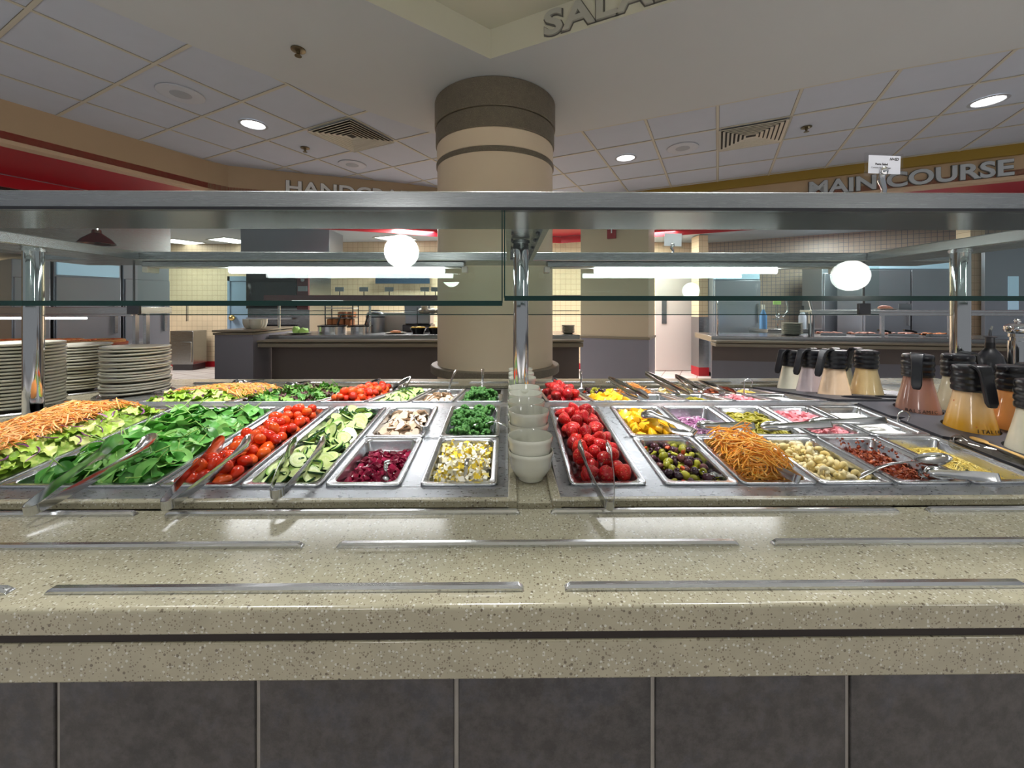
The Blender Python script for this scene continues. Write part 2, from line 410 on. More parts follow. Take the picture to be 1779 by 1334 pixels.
def struct(o, label=None):
    o['kind'] = 'structure'
    if label: o['label'] = label
    return o
def dup(root, loc=None, rot=None, label=None, group=None):
    r = root.copy(); COL.objects.link(r)
    if loc is not None: r.location = loc
    if rot is not None: r.rotation_euler = rot
    if label: r['label'] = label
    if group: r['group'] = group
    for ch in list(root.children):
        c = ch.copy(); COL.objects.link(c); c.parent = r
        for g in list(ch.children):
            d = g.copy(); COL.objects.link(d); d.parent = c
    return r
def B(*a, **k): return MB().box(*a, **k)
def text(name, body, mat, size, M, parent=None, extrude=0.004, bold=0.0, align='LEFT', shear=0.0, space=1.0):
    cu = bpy.data.curves.new(name, 'FONT'); cu.body = body; cu.size = size; cu.extrude = extrude; cu.offset = bold
    cu.align_x = align; cu.shear = shear; cu.space_character = space; cu.materials.append(MAT[mat]); cu.resolution_u = 4
    tmp = bpy.data.objects.new(name, cu); COL.objects.link(tmp); bpy.context.view_layer.update()
    me = bpy.data.meshes.new_from_object(tmp); bpy.data.objects.remove(tmp); bpy.data.curves.remove(cu)
    o = bpy.data.objects.new(name, me); COL.objects.link(o)
    if parent is not None: o.parent = parent
    o.matrix_basis = M
    return o
def rrect(hw, hl, r, z, n=4):
    out = []
    for cx, cy, a0 in ((hw - r, hl - r, 0), (-hw + r, hl - r, 90), (-hw + r, -hl + r, 180), (hw - r, -hl + r, 270)):
        for k in range(n + 1):
            a = RAD(a0 + 90 * k / n); out.append(Vector((cx + r * math.cos(a), cy + r * math.sin(a), z)))
    return out

# ------------------------------------------------------------------ the setting
CEIL = 2.989
DA, DB = Vector((-0.889, 0.458, 0)), Vector((0.458, 0.889, 0))     # the two directions of the ceiling grid
ANG = math.atan2(DB.y, DB.x)                                       # heading of DB
obj_floor = struct(obj('floor', B(-12, 12, -8, 14, -0.02, 0), 'quarry_floor'))
dry = [(-2.33, 2.282), (-2.035, 2.69), (-1.64, 3.14), (-1.168, 3.59), (-0.687, 4.03), (-0.1, 4.28), (0.467, 4.04), (1.729, 3.42), (2.72, 2.907), (3.34, 2.643), (6.2, 1.27), (6.2, -5), (-6, -5), (-4.2, 0.2), (-3.1, 1.5)]
corner = Vector((-0.122, 2.79, 0)); ra = corner - DA * 3.6; rb = corner - Vector((0.785, 0.619, 0)) * 3.0
rec = [(corner.x, corner.y), (ra.x, ra.y), (ra.x - 0.9, -1.2), (rb.x, -1.2), (rb.x, rb.y)]
def sheet(outer, holes, z):
    bm = bmesh.new(); es = []
    for loop in [outer] + holes:
        vs = [bm.verts.new((x, y, z)) for x, y in loop]
        es += [bm.edges.new((vs[i], vs[(i + 1) % len(vs)])) for i in range(len(vs))]
    bmesh.ops.triangle_fill(bm, use_beauty=True, use_dissolve=False, edges=es)
    for f in bm.faces:
        f.normal_update()
        if f.normal.z > 0: f.normal_flip()
    return bm
def bm_obj(name, bm, mat):
    me = bpy.data.meshes.new(name); bm.to_mesh(me); bm.free(); me.materials.append(MAT[mat]); return link(name, me)
room = [(-9, -5), (-9, 9.5), (11, 9.5), (11, -5)]
struct(bm_obj('ceiling', sheet(room, [dry], CEIL), 'ceiling_tile'))
struct(bm_obj('ceiling_drywall', sheet(dry, [rec], CEIL - 0.02), 'drywall'))
m = MB()
for i in range(len(dry)):
    a, b = dry[i], dry[(i + 1) % len(dry)]
    m.add([(a[0], a[1], CEIL - 0.02), (b[0], b[1], CEIL - 0.02), (b[0], b[1], CEIL + 0.01), (a[0], a[1], CEIL + 0.01)], [(0, 1, 2, 3)])
struct(obj('trim_1', m, 'drywall', smooth=0))
m = MB()
for i in range(len(rec)):
    a, b = rec[i], rec[(i + 1) % len(rec)]
    m.add([(a[0], a[1], CEIL - 0.02), (b[0], b[1], CEIL - 0.02), (b[0], b[1], CEIL + 0.185), (a[0], a[1], CEIL + 0.185)], [(0, 1, 2, 3)])
struct(obj('trim_2', m, 'recess_paint', smooth=0))
m = MB()
for a, b in zip(dry[6:10], dry[7:11]):
    a = Vector((*a, 0)); b = Vector((*b, 0)); n_ = Vector((-(b - a).y, (b - a).x, 0)).normalized()
    m.prism([(a.x, a.y), (b.x, b.y), ((b + n_ * .035).x, (b + n_ * .035).y), ((a + n_ * .035).x, (a + n_ * .035).y)], CEIL - 0.012, CEIL)
struct(obj('trim_11', m, 'ceiling_bar', smooth=0))
struct(bm_obj('ceiling_recess', sheet([(x * 1.0, y) for x, y in rec], [], CEIL + 0.18), 'recess_paint'))
# T-bar grid, 0.6 m, clipped where the drywall panel is (the bars run on above it)
g0 = Vector((-2.487, 2.90, CEIL)); T = 0.59
def inside(p, poly):
    c = False
    for i in range(len(poly)):
        (x1, y1), (x2, y2) = poly[i], poly[i - 1]
        if (y1 > p.y) != (y2 > p.y) and p.x < (x2 - x1) * (p.y - y1) / (y2 - y1) + x1: c = not c
    return c
m = MB(); md = MB()
for d, e, lo, hi in ((DA, DB, -4, 10), (DB, DA, -14, 7)):
    for k in range(lo, hi):
        for j in range(-40, 40):
            p0 = g0 + e * (T * k) + d * (T * 0.5 * j); p1 = p0 + d * (T * 0.5)
            mid = (p0 + p1) / 2
            if not (-8.5 < mid.x < 9 and 0.5 < mid.y < 9) or inside(mid, dry): continue
            s = e * 0.011; zb = .006 if d is DA else .0054
            m.add([p0 - s - Vector((0, 0, zb)), p1 - s - Vector((0, 0, zb)), p1 + s - Vector((0, 0, zb)), p0 + s - Vector((0, 0, zb)), p0 - s, p1 - s, p1 + s, p0 + s], [(0, 1, 2, 3), (0, 1, 5, 4), (2, 3, 7, 6)])
            sd = e * 0.0140
            for sg in (-1, 1):
                md.add([p0 + s * sg - Vector((0, 0, .0015)), p1 + s * sg - Vector((0, 0, .0015)), p1 + sd * sg - Vector((0, 0, .0015)), p0 + sd * sg - Vector((0, 0, .0015))], [(0, 1, 2, 3)])
struct(obj('ceiling_grid', m, 'ceiling_bar', smooth=0))
plain('tile_gap', srgb(120, 112, 98), 0.9)
struct(obj('ceiling_gap', md, 'tile_gap', smooth=0))

# bulkheads (fascias) over the serving lines: polyline at the ceiling, bottom at 2.63
FB = 2.63
left_f = [(-5.75, 0.3), (-4.185, 3.373), (-3.50, 4.80), (-3.38, 4.97), (-2.712, 5.218), (-1.441, 5.653), (-0.2, 6.25), (0.8, 6.6)]
right_f = [(0.8, 6.6), (2.47, 5.787), (5.38, 4.254), (8.6, 2.55)]
def band(pts, z0, z1, off=0.0, thick=0.12):
    mm = MB()
    for a, b in zip(pts[:-1], pts[1:]):
        a = Vector((*a, 0)); b = Vector((*b, 0)); d = (b - a).normalized(); nrm = Vector((-d.y, d.x, 0))
        if nrm.dot(Vector((0, 0, 0)) - (a + b) / 2) > 0: nrm = -nrm         # pointing away from the dining room
        p = [a - nrm * off, b - nrm * off, b + nrm * thick, a + nrm * thick]
        mm.prism([(q.x, q.y) for q in p], z0, z1)
    return mm
struct(obj('trim_3', band(left_f, FB + 0.035, CEIL), 'fascia_tan', smooth=0))
struct(obj('trim_4', band(right_f, FB + 0.035, CEIL - 0.11), 'fascia_tan', smooth=0))
struct(obj('trim_5', band(right_f, CEIL - 0.11, CEIL, 0.05), 'fascia_gold', smooth=0))
struct(obj('trim_6', band(left_f, FB, FB + 0.035, 0.006), 'fascia_lip', smooth=0))
struct(obj('trim_7', band(right_f, FB, FB + 0.035, 0.006), 'fascia_lip', smooth=0))
def offset_poly(pts, d0, d1):
    a = []; b = []
    for i, p in enumerate(pts):
        p = Vector((*p, 0)); q0 = Vector((*pts[max(0, i - 1)], 0)); q1 = Vector((*pts[min(len(pts) - 1, i + 1)], 0))
        d = (q1 - q0).normalized(); nrm = Vector((-d.y, d.x, 0))
        if nrm.dot(-p) > 0: nrm = -nrm
        a.append(p + nrm * d0); b.append(p + nrm * d1)
    return [(v.x, v.y) for v in a + b[::-1]]
# red soffit strip behind the fascias, then the white kitchen ceiling
allf = left_f + right_f[1:]
soff = offset_poly(allf, 0.0, 1.35)
struct(obj('trim_8', MB().prism(soff, FB + 0.03, FB + 0.10), 'red_paint', smooth=0))
kc = offset_poly(allf, 1.35, 1.4)
inner = kc[:len(allf)]
kitchen = inner + [(11, 3.6), (11, 9.6), (-12, 9.6), (-12, 1)]
struct(obj('ceiling_kitchen', MB().prism(kitchen, FB + 0.02, FB + 0.09), 'ceiling_tile', smooth=0))
struct(obj('trim_9', band(inner, FB - 0.10, FB + 0.03, 0.0, 0.03), 'red_paint', smooth=0))
# kitchen back walls
WB = [(-11, 8.95), (-6.2, 8.88), (-1.0, 8.35), (4.25, 8.62), (6.75, 7.15), (10.5, 5.0)]
for i, (a, b, mt) in enumerate(((0, 1, 'cream_tile'), (1, 2, 'cream_tile'), (2, 3, 'cream_tile'), (3, 4, 'grey_tile'), (4, 5, 'grey_tile'))):
    a = Vector((*WB[a], 0)); b = Vector((*WB[b], 0)); ln = (b - a).length
    o = obj(['wall_back', 'wall_kitchen', 'wall_rear', 'wall_right', 'wall_far_right'][i], B(0, ln, 0, 0.12, 0, FB + 0.02), mt, smooth=0, loc=a, rot=(0, 0, math.atan2(b.y - a.y, b.x - a.x)))
    struct(o)
    o = obj('baseboard_' + ['back', 'kitchen', 'rear', 'right', 'far_right'][i], B(0, ln, -0.015, 0, 0, 0.12), 'red_paint', smooth=0, loc=a, rot=(0, 0, math.atan2(b.y - a.y, b.x - a.x)))
    struct(o)
struct(obj('wall_left', B(-8.9, -8.8, -1, 9, 0, FB), 'cream_tile', smooth=0))

# round column
cp = Vector((0, 0, 0)); pc = P(860.5, 640, 3.49); COLX, COLY, COLR = pc.x, 3.49, 0.486
m = MB().lathe([(COLR, 0), (COLR, CEIL - 0.02)], 64, Matrix.Translation((COLX, COLY, 0)))
column = obj('round_column', m, 'column_paint'); struct(column, 'beige round column with dark granite bands behind the salad bar')
def colring(name, r, z0, z1, mt, lip=0.006):
    mm = MB().lathe([(COLR - .01, z0), (r - lip, z0), (r, z0 + lip), (r, z1 - lip), (r - lip, z1), (COLR - .01, z1)], 64, Matrix.Translation((COLX, COLY, 0)), caps=False)
    return obj(name, mm, mt, column)
colring('capital_band', COLR + 0.022, CEIL - 0.235, CEIL - 0.022, 'granite_band')
colring('collar_band', COLR + 0.014, CEIL - 0.385, CEIL - 0.240, 'granite_band')
colring('thin_band', COLR + 0.010, CEIL - 0.565, CEIL - 0.525, 'granite_band')
colring('paint_band', COLR + 0.004, CEIL - 0.525, CEIL - 0.385, 'column_paint')
colring('base_ring', COLR + 0.055, 0.735, 0.80, 'granite_band')

# things on the ceiling
def on_ceiling(u, v, z=CEIL - 0.004): return G(u, v, z)
def downlight(p, label, lit=True, power=16):
    t = thing('recessed_downlight', label, 'ceiling light', p, group='recessed downlights')
    obj('trim_ring', MB().lathe([(0.098, 0), (0.118, -0.002), (0.122, -0.006), (0.10, -0.009), (0.096, -0.003)], 32, caps=False), 'speaker_mesh', t)
    obj('lens', MB().lathe([(0.097, -0.002), (0.06, -0.004), (0.0, -0.005)], 32, caps=False), 'lamp_white', t, smooth=180)
    l = bpy.data.lights.new('downlight_beam', 'SPOT'); l.energy = power; l.spot_size = RAD(125); l.spot_blend = 0.8; l.shadow_soft_size = 0.09; l.color = (1.0, 0.95, 0.88)
    lo = bpy.data.objects.new('downlight_beam', l); COL.objects.link(lo); lo.parent = t; lo.location = (0, 0, -0.03)
downlight(on_ceiling(440, 216), 'lit round recessed downlight left of the square vent on left ceiling')
downlight(on_ceiling(1087, 274), 'lit round recessed downlight just right of the column')
downlight(on_ceiling(1717, 175), 'lit round recessed downlight at far right above the main course sign')
def speaker(p, label):
    t = thing('ceiling_speaker', label, 'speaker', p, group='round ceiling speakers')
    obj('housing_ring', MB().lathe([(0.07, -0.006), (0.14, -0.012), (0.158, -0.006), (0.16, 0)], 32, caps=False), 'speaker_white', t)
    obj('grille', MB().lathe([(0.072, -0.007), (0.04, -0.013), (0, -0.015)], 32, caps=False), 'speaker_mesh', t, smooth=180)
speaker(on_ceiling(314, 163), 'large round white ceiling speaker at the left, nearest the tan bulkhead corner')
speaker(on_ceiling(612, 286), 'round white ceiling speaker below the left square vent')
speaker(on_ceiling(1186, 257), 'round white ceiling speaker left of the right square vent')
def vent(c, label):
    t = thing('ceiling_vent', label, 'vent', c, ANG - math.pi / 2, 'square ceiling diffusers')
    h = 0.285
    obj('backing', B(-h + .02, h - .02, -h + .02, h - .02, -0.006, -0.002), 'vent_dark', t, smooth=0)
    m = MB()
    for k in range(7):
        a = h - k * 0.037; b = a - 0.022; za, zb = -0.018, -0.005
        La = [(-a, -a, za), (a, -a, za), (a, a, za), (-a, a, za)]; Lb = [(-b, -b, zb), (b, -b, zb), (b, b, zb), (-b, b, zb)]
        Lc = [(-b, -b, zb + .001), (b, -b, zb + .001), (b, b, zb + .001), (-b, b, zb + .001)]
        L0 = [(-a, -a, za - .007), (a, -a, za - .007), (a, a, za - .007), (-a, a, za - .007)]
        m.rings([L0, La, Lb, Lc], fill_last=(k == 6))
    obj('louvre', m, 'vent_paint', t, smooth=0)
def cell(i, j): return g0 + DB * (T * (i + 0.5)) + DA * (T * (j + 0.5)) + Vector((0, 0, -0.004))
def near_cell(u, v):
    p = on_ceiling(u, v); d = p - g0
    i = math.floor(d.dot(DB) / T); j = math.floor(d.dot(DA) / T); return cell(i, j)
vent(near_cell(606, 234), 'square louvred ceiling vent left of the round column')
vent(near_cell(1298, 236), 'square louvred ceiling vent right of the round column')
def sprinkler(p, label):
    t = thing('fire_sprinkler', label, 'sprinkler', p, group='ceiling sprinklers')
    obj('escutcheon', MB().lathe([(0.045, 0), (0.045, -0.006), (0.02, -0.016), (0.0, -0.016)], 20, caps=False), 'brass_dark', t)
    m = MB().lathe([(0.011, -0.014), (0.011, -0.030), (0.005, -0.032), (0.005, -0.040), (0.022, -0.042), (0.022, -0.045), (0, -0.046)], 14)
    obj('sprinkler_head', m, 'brass_dark', t)
sprinkler(on_ceiling(518, 86, CEIL - 0.022), 'bronze fire sprinkler on the smooth white ceiling panel')
sprinkler(on_ceiling(530, 257), 'small fire sprinkler on tile ceiling below the left vent')
sprinkler(on_ceiling(1401, 221), 'small fire sprinkler on tile ceiling right of the right vent')
# lettered signs
def frame(origin, xdir, updir=Vector((0, 0, 1))):
    x = Vector(xdir).normalized(); u = Vector(updir).normalized(); z = x.cross(u)
    return Matrix((x.to_4d(), u.to_4d(), z.to_4d(), Vector((0, 0, 0, 1)))).transposed() if False else Matrix(((x.x, u.x, z.x, origin[0]), (x.y, u.y, z.y, origin[1]), (x.z, u.z, z.z, origin[2]), (0, 0, 0, 1)))
def letter_sign(name, body, label, a, b, height, mats, dz, space=1.0, bold=0.006, back=0.018, width=None, off=0.0):
    """raised letters along the wall from a towards b (a, b: points on the wall face, left to right as read)"""
    a = Vector(a); b = Vector(b); d = (b - a).normalized(); n = d.cross(Vector((0, 0, 1)))
    t = thing(name, label, 'sign')
    M = frame(a + n * (back - .003) + Vector((0, 0, dz)), d)
    sz = height / 0.69
    o = text('lettering', body, mats[0], sz, M, t, 0.008, bold, space=space)
    if width:
        w = max(v.co.x for v in o.data.vertices)
        o.matrix_basis = M @ Matrix.Diagonal((width / w, 1, 1, 1))
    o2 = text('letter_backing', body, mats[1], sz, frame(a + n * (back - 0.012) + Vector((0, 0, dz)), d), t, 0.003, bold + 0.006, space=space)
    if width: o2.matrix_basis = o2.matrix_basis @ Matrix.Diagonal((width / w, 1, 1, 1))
    return t
# SALAD on the right face of the recess
A0 = Vector((corner.x, corner.y, 0))
s0 = A0 - DA * 0.40
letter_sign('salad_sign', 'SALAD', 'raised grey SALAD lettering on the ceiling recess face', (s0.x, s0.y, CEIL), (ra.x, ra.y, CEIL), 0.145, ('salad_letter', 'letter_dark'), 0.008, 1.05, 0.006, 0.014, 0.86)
# MAIN COURSE on the right fascia, HANDCRAFTED on the far left one
ra0, rb0 = Vector((2.47, 5.787, 0)), Vector((5.38, 4.254, 0)); dR = (rb0 - ra0).normalized()
def hit_line(u, p0, d):
    r = ray(u, 300); r2 = Vector((r.x, r.y)); A = np.array([[r2.x, -d.x], [r2.y, -d.y]]); t, s = np.linalg.solve(A, np.array([p0.x, p0.y])); return p0 + d * s
m0 = hit_line(1403, ra0, dR); m1 = hit_line(1760, ra0, dR)
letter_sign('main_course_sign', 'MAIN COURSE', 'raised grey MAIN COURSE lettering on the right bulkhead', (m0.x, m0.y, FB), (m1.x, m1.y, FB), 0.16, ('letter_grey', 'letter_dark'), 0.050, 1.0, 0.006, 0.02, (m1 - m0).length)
la0, lb0 = Vector((-2.712, 5.218, 0)), Vector((-1.441, 5.653, 0)); dL = (lb0 - la0).normalized()
h0 = hit_line(495, la0, dL); h1 = hit_line(776, la0, dL)
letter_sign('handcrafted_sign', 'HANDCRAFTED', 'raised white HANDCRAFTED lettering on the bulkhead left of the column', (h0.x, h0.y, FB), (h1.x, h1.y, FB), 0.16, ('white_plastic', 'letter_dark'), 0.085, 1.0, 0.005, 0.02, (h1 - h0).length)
# pendant globes of the hall, mirrored in the guard glass
for (u, v, r, lb) in ((698, 437, .105, 'round white globe pendant lamp, the left of two mirrored in the guard glass'), (1477, 479, .095, 'round white globe pendant lamp, the right of two mirrored in the guard glass')):
    yv = 0.815 + 1.75; q = P(u, v, yv)
    t = thing('globe_pendant', lb, 'pendant lamp', (q.x, 2 * 0.815 - yv, q.z), group='globe pendant lamps of the hall')
    obj('globe', MB().sphere((0, 0, 0), r, seg=28, rings=18), 'globe_white', t, smooth=180)
    obj('stem', MB().tube([(0, 0, r - .003), (0, 0, CEIL - q.z)], 0.006), 'chrome', t)

# ------------------------------------------------------------------ the salad bar island
Y0, Y1, SL = 0.526, 2.226, 0.885           # front and back edge, slide height
IX0, IX1 = -2.35, 2.35
FW, BW, SLOPE = (0.80, 1.352), (1.408, 1.955), 0.105
def wz(y):                                  # height of the sloped well tops: rising from both sides to the middle
    return 0.9 + SLOPE * (y - 0.851) if y < 1.38 else 0.943 - SLOPE * (y - 1.43)
isl = thing('salad_bar_island', 'long stone topped salad bar island with dark slate tile front', 'salad bar', (0, 0, 0))
m = MB()
m.box(IX0, IX1, Y0, 0.786, SL - 0.036, SL); m.box(IX0, IX1, 1.969, Y1, SL - 0.036, SL)
m.box(IX0, -1.49, 0.786, 1.969, SL - 0.036, SL + 0.014); m.box(1.72, IX1, 0.786, 1.969, SL - 0.036, SL + 0.014)
obj('stone_top', m, 'stone', isl, bevel=0.006, seg=3)
m = MB()
m.box(IX0, 0.018, 0.786, 0.801, SL - 0.001, 0.9); m.box(0.0845, IX1, 0.786, 0.801, SL - 0.001, 0.9)
m.box(IX0, 0.018, 1.954, 1.969, SL - 0.001, 0.9); m.box(0.0845, IX1, 1.954, 1.969, SL - 0.001, 0.9)
for xa, xb in ((0.0, 0.018), (0.0845, 0.1035)):
    m.box(xa, xb, 0.7865, 1.9685, 0.86, 0.9005)
obj('stone_ledge', m, 'stone', isl, bevel=0.003)
obj('bowl_channel', B(0.018, 0.0845, 0.787, 1.968, 0.86, 0.893), 'stone', isl)
obj('front_apron', B(IX0, IX1, Y0 + 0.004, Y0 + 0.05, 0.787, 0.838), 'stone', isl, bevel=0.003)
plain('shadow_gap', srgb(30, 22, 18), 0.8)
obj('gap_shade', B(IX0, IX1, Y0 + 0.006, Y0 + 0.05, 0.8385, 0.8485), 'shadow_gap', isl, smooth=0)  # near-black strip set in the slab gap to stand for its shade
obj('rear_apron', B(IX0, IX1, Y1 - 0.05, Y1 - 0.004, 0.787, 0.85), 'stone', isl)
TY = 0.556
m = MB().box(IX0 + .01, IX1 - .01, TY + 0.004, TY + 0.02, 0.1, 0.79)
obj('grout', m, 'grout', isl, smooth=0)
m = MB(); tw = 343 * TY / F; gx = P(447, 1250, TY).x
for k in range(-9, 9):
    for z0, z1 in ((0.79 - tw, 0.79), (0.79 - 2 * tw, 0.79 - tw - .006), (0.1, 0.79 - 2 * tw - .006)):
        m.box(gx + k * tw + .0032, gx + (k + 1) * tw - .0032, TY, TY + 0.012, z0, z1)
obj('slate_tile', m, 'slate', isl, bevel=0.0012, seg=1)
obj('cabinet_body', MB().box(IX0 + .01, IX1 - .01, TY + 0.02, 2.19, 0.0, 0.70).box(IX0 + .01, IX1 - .01, TY + .02, 0.775, .70, .86).box(IX0 + .01, IX1 - .01, 1.98, 2.19, .70, .86), 'dark_metal', isl, smooth=0)
# steel decks around the pans
def deck(name, y0, y1, spans):
    m = MB()
    for xa, xb, ya, yb in spans:
        m.prism([(ya, wz(ya) - .0042), (yb, wz(yb) - .0042), (yb, wz(yb) - .0070), (ya, wz(ya) - .0070)], xa, xb, Matrix(((0, 0, 1, 0), (1, 0, 0, 0), (0, 1, 0, 0), (0, 0, 0, 1))))
    return obj(name, m, 'deck_steel', isl, smooth=0)
FR, MD, BK = 0.853, 1.0925, 1.331            # pan rows of the front well: front, seam, back
RF, RM, RB = 1.430, 1.668, 1.905
sp = []
for ya, yb in ((0.801, FR + .003), (BK - .003, 1.38)): sp += [(-1.488, 0.0, ya, yb), (0.1035, 1.156, ya, yb), (1.505, 1.72, ya, yb)]
sp += [(1.156, 1.505, .801, .854), (1.156, 1.505, 1.353, 1.38), (1.505, 1.72, .854, 1.33)]
fseams = [-1.41, -1.063, -0.732, -0.565, -0.3875, -0.205, -0.02, 0.128, 0.31, 0.4925, 0.658, 0.822, 0.984, 1.152]
for x in fseams: hw_ = 0.030 if x in (-0.205, 0.31) else 0.0145; sp.append((x - hw_, x + hw_, FR, BK))
sp += [(-1.488, -1.40, FR, BK), (-0.03, 0.0, FR, BK), (0.1035, 0.14, FR, BK), (1.15, 1.18, FR, BK)]
for xa, xb in ((-0.39, -0.02), (0.31, 1.16)): sp.append((xa, xb, MD - .008, MD + .008))
deck('front_deck', 0, 0, sp)
m = MB()
for xa, xb in ((-.0022, -.0004), (.1039, .1057)):
    m.prism([(.802, .880), (.802, wz(.802) - .005), (1.38, wz(1.379) - .005), (1.953, wz(1.953) - .005), (1.953, .880)], xa, xb, Matrix(((0, 0, 1, 0), (1, 0, 0, 0), (0, 1, 0, 0), (0, 0, 0, 1))))
obj('side_skirt', m, 'deck_steel', isl, smooth=0)
sp = []
for ya, yb in ((1.38, RF + .003), (RB - .003, 1.954)): sp += [(-1.488, 0.0, ya, yb), (0.1035, 1.156, ya, yb), (1.505, 1.72, ya, yb)]
sp += [(1.156, 1.505, 1.38, 1.429), (1.156, 1.505, 1.931, 1.954), (1.505, 1.72, 1.433, 1.903)]
rseams = [-1.335, -0.985, -0.667, -0.498, -0.345, -0.186, -0.017, 0.13, 0.295, 0.463, 0.634, 0.802, 0.964, 1.135]
for x in rseams: sp.append((x - 0.0145, x + 0.0145, RF, RB))
sp += [(-1.488, -1.33, RF, RB), (-0.02, 0.0, RF, RB), (0.1035, 0.135, RF, RB)]
for xa, xb in ((-0.345, -0.017), (0.295, 1.14)): sp.append((xa, xb, RM - .008, RM + .008))
deck('rear_deck', 0, 0, sp)
# slide bars, inlaid in the stone
def slide_bar(x0, x1, y, label):
    h, w = 0.0075, 0.0115; m = MB()
    sec = [(-w / 2, 0), (-w / 2, h * .55), (-w * .28, h), (w * .28, h), (w / 2, h * .55), (w / 2, 0)]
    loops = []
    for x, k in ((x0, 0.12), (x0 + .002, .55), (x0 + .008, 1), (x1 - .008, 1), (x1 - .002, .55), (x1, .12)):
        loops.append([Vector((x, y + a, SL + max(0.0002, b * k))) for a, b in sec])
    m.rings(loops, fill_first=True)
    o = obj('slide_bar', m, 'steel', bevel=0); c = (x0 + x1) / 2
    return tag(o, label, 'slide rail', 'steel slide rails set in the stone counter')
def bar_px(ua, ub, v, y, row, which):
    a = P(ua, v, y).x if ua is not None else None; b = P(ub, v, y).x if ub is not None else None
    if a is None: a = b - 0.65
    if b is None: b = a + 0.65
    slide_bar(a, b, y, f'{which} steel slide rail in the {row}')
bar_px(84, 910, 1017, 0.559, 'row nearest the counter edge', 'long left'); bar_px(981, 1779, 1007, 0.559, 'row nearest the counter edge', 'long right'); bar_px(None, 19, 1018, 0.559, 'row nearest the counter edge', 'cut-off far left')
bar_px(None, 527, 945, 0.661, 'middle row of the stone counter', 'left'); bar_px(586, 1282, 941, 0.661, 'middle row of the stone counter', 'central'); bar_px(1341, None, 936, 0.661, 'middle row of the stone counter', 'right')
bar_px(None, 237, 894, 0.765, 'row under the food wells', 'left'); bar_px(289, 903, 890, 0.765, 'row under the food wells', 'second from left'); bar_px(957, 1559, 885, 0.765, 'row under the food wells', 'second from right'); bar_px(1610, None, 880, 0.765, 'row under the food wells', 'right')
for y, xs, w in ((1.998, (-1.72, -1.02, -.32, .38, 1.08), 'row behind the rear wells'), (2.095, (-1.6, -.9, -.2, .5, 1.2), 'row near the far counter edge')):
    for k, x in enumerate(xs): slide_bar(x, x + .65, y, ['far left', 'left', 'central', 'right', 'far right'][k] + ' steel slide rail in the ' + w)

# ------------------------------------------------------------------ sneeze guard
gd = thing('sneeze_guard', 'stainless steel and glass sneeze guard on chrome posts over the salad bar', 'sneeze guard', (0, 0, 0))
GZ0, GZ1 = 1.4686, 1.5046
GL, GR = -1.54, 1.525
ext = 0.42
m = MB().box(GL - ext, GR + ext, 0.824, 1.027, GZ0, GZ1)
obj('front_shelf', m, 'steel_soft', gd, bevel=0.003)
obj('underside_shade', MB().box(GL - ext, GR + ext, 0.829, 1.024, GZ0 - .0022, GZ0 - .0002), 'steel_shaded', gd, smooth=0)  # thin added sheet, the shelf's dim underside put into its colour
obj('rear_shelf', MB().box(GL - ext, GR + ext, 1.722, 1.93, GZ0, GZ1), 'steel_soft', gd, bevel=0.003)
for x0, x1 in ((GL - .19, GL), (GR, GR + .19)):
    obj('side_beam', MB().box(x0, x1, 1.027, 1.722, GZ0, GZ1), 'steel_soft', gd, bevel=0.003)
cx0, cx1 = 0.006, 0.092
obj('centre_beam', MB().box(cx0, cx0 + .003, 1.027, 1.722, GZ0, GZ1).box(cx1 - .003, cx1, 1.027, 1.722, GZ0, GZ1).box(cx0 + .003, cx1 - .003, 1.027, 1.722, GZ1 - .004, GZ1).box(cx0 - .012, cx0, 1.027, 1.722, GZ0, GZ0 + .003).box(cx1, cx1 + .012, 1.027, 1.722, GZ0, GZ0 + .003), 'steel_soft', gd, smooth=0)
for x in (cx0 + .006, cx1 - .006):
    for y in (1.18, 1.30, 1.46): obj('bolt', MB().sphere((x, y, GZ0 + .016), .006, seg=8, rings=6), 'dark_metal', gd)
for x, ztop in ((P(58, 600, 1.376).x, GZ0), (P(905, 600, 1.376).x, GZ1 - .008), (P(1668, 600, 1.376).x, GZ0)):
    z0 = 0.8935 if abs(x) < .5 else (SL + .0145 if x < 0 else wz(1.3799) - .0040)
    obj('post', MB().lathe([(.0257, z0), (.0257, ztop)], 32, Matrix.Translation((x, 1.376, 0))), 'chrome', gd)
    obj('post_collar', MB().lathe([(.0257, ztop - .012), (.030, ztop - .012), (.030, ztop - .002), (.0257, ztop - .002)], 32, Matrix.Translation((x, 1.376, 0)), caps=False), 'steel', gd)
# glass: two front panes, two rear panes, each with its dark polished edge
GY = 0.815
xm = P(874.5, 520, GY).x
def pane(x0, x1, y, z0, z1, t=0.010, tilt=0.0):
    o = obj('glass_pane', MB().box(x0, x1, y - t / 2, y + t / 2, z0 + .0005, z1), 'guard_glass', gd, smooth=0)
    e = MB().box(x0, x1, y - t / 2 - .0006, y + t / 2 + .0006, z0 - .006, z0 + .004)
    if x0 > GL - ext: e.box(x0 - .0008, x0 + .0015, y - t / 2 - .0004, y + t / 2 + .0004, z0, z1)
    if x1 < GR + ext: e.box(x1 - .0015, x1 + .0008, y - t / 2 - .0004, y + t / 2 + .0004, z0, z1)
    obj('polished_edge', e, 'glass_edge', o, smooth=0)
pane(GL - ext, xm - .002, GY, P(500, 526, GY).z, GZ0 - .002); pane(xm + .002, GR + ext, GY, P(1200, 517.5, GY).z, GZ0 - .002)
obj('glass_gasket', MB().box(GL - ext, GR + ext, .8085, .8235, GZ0 - .006, GZ0 - .0002), 'black_plastic', gd, smooth=0)
BY = 1.94
xb = P(894, 547, BY).x
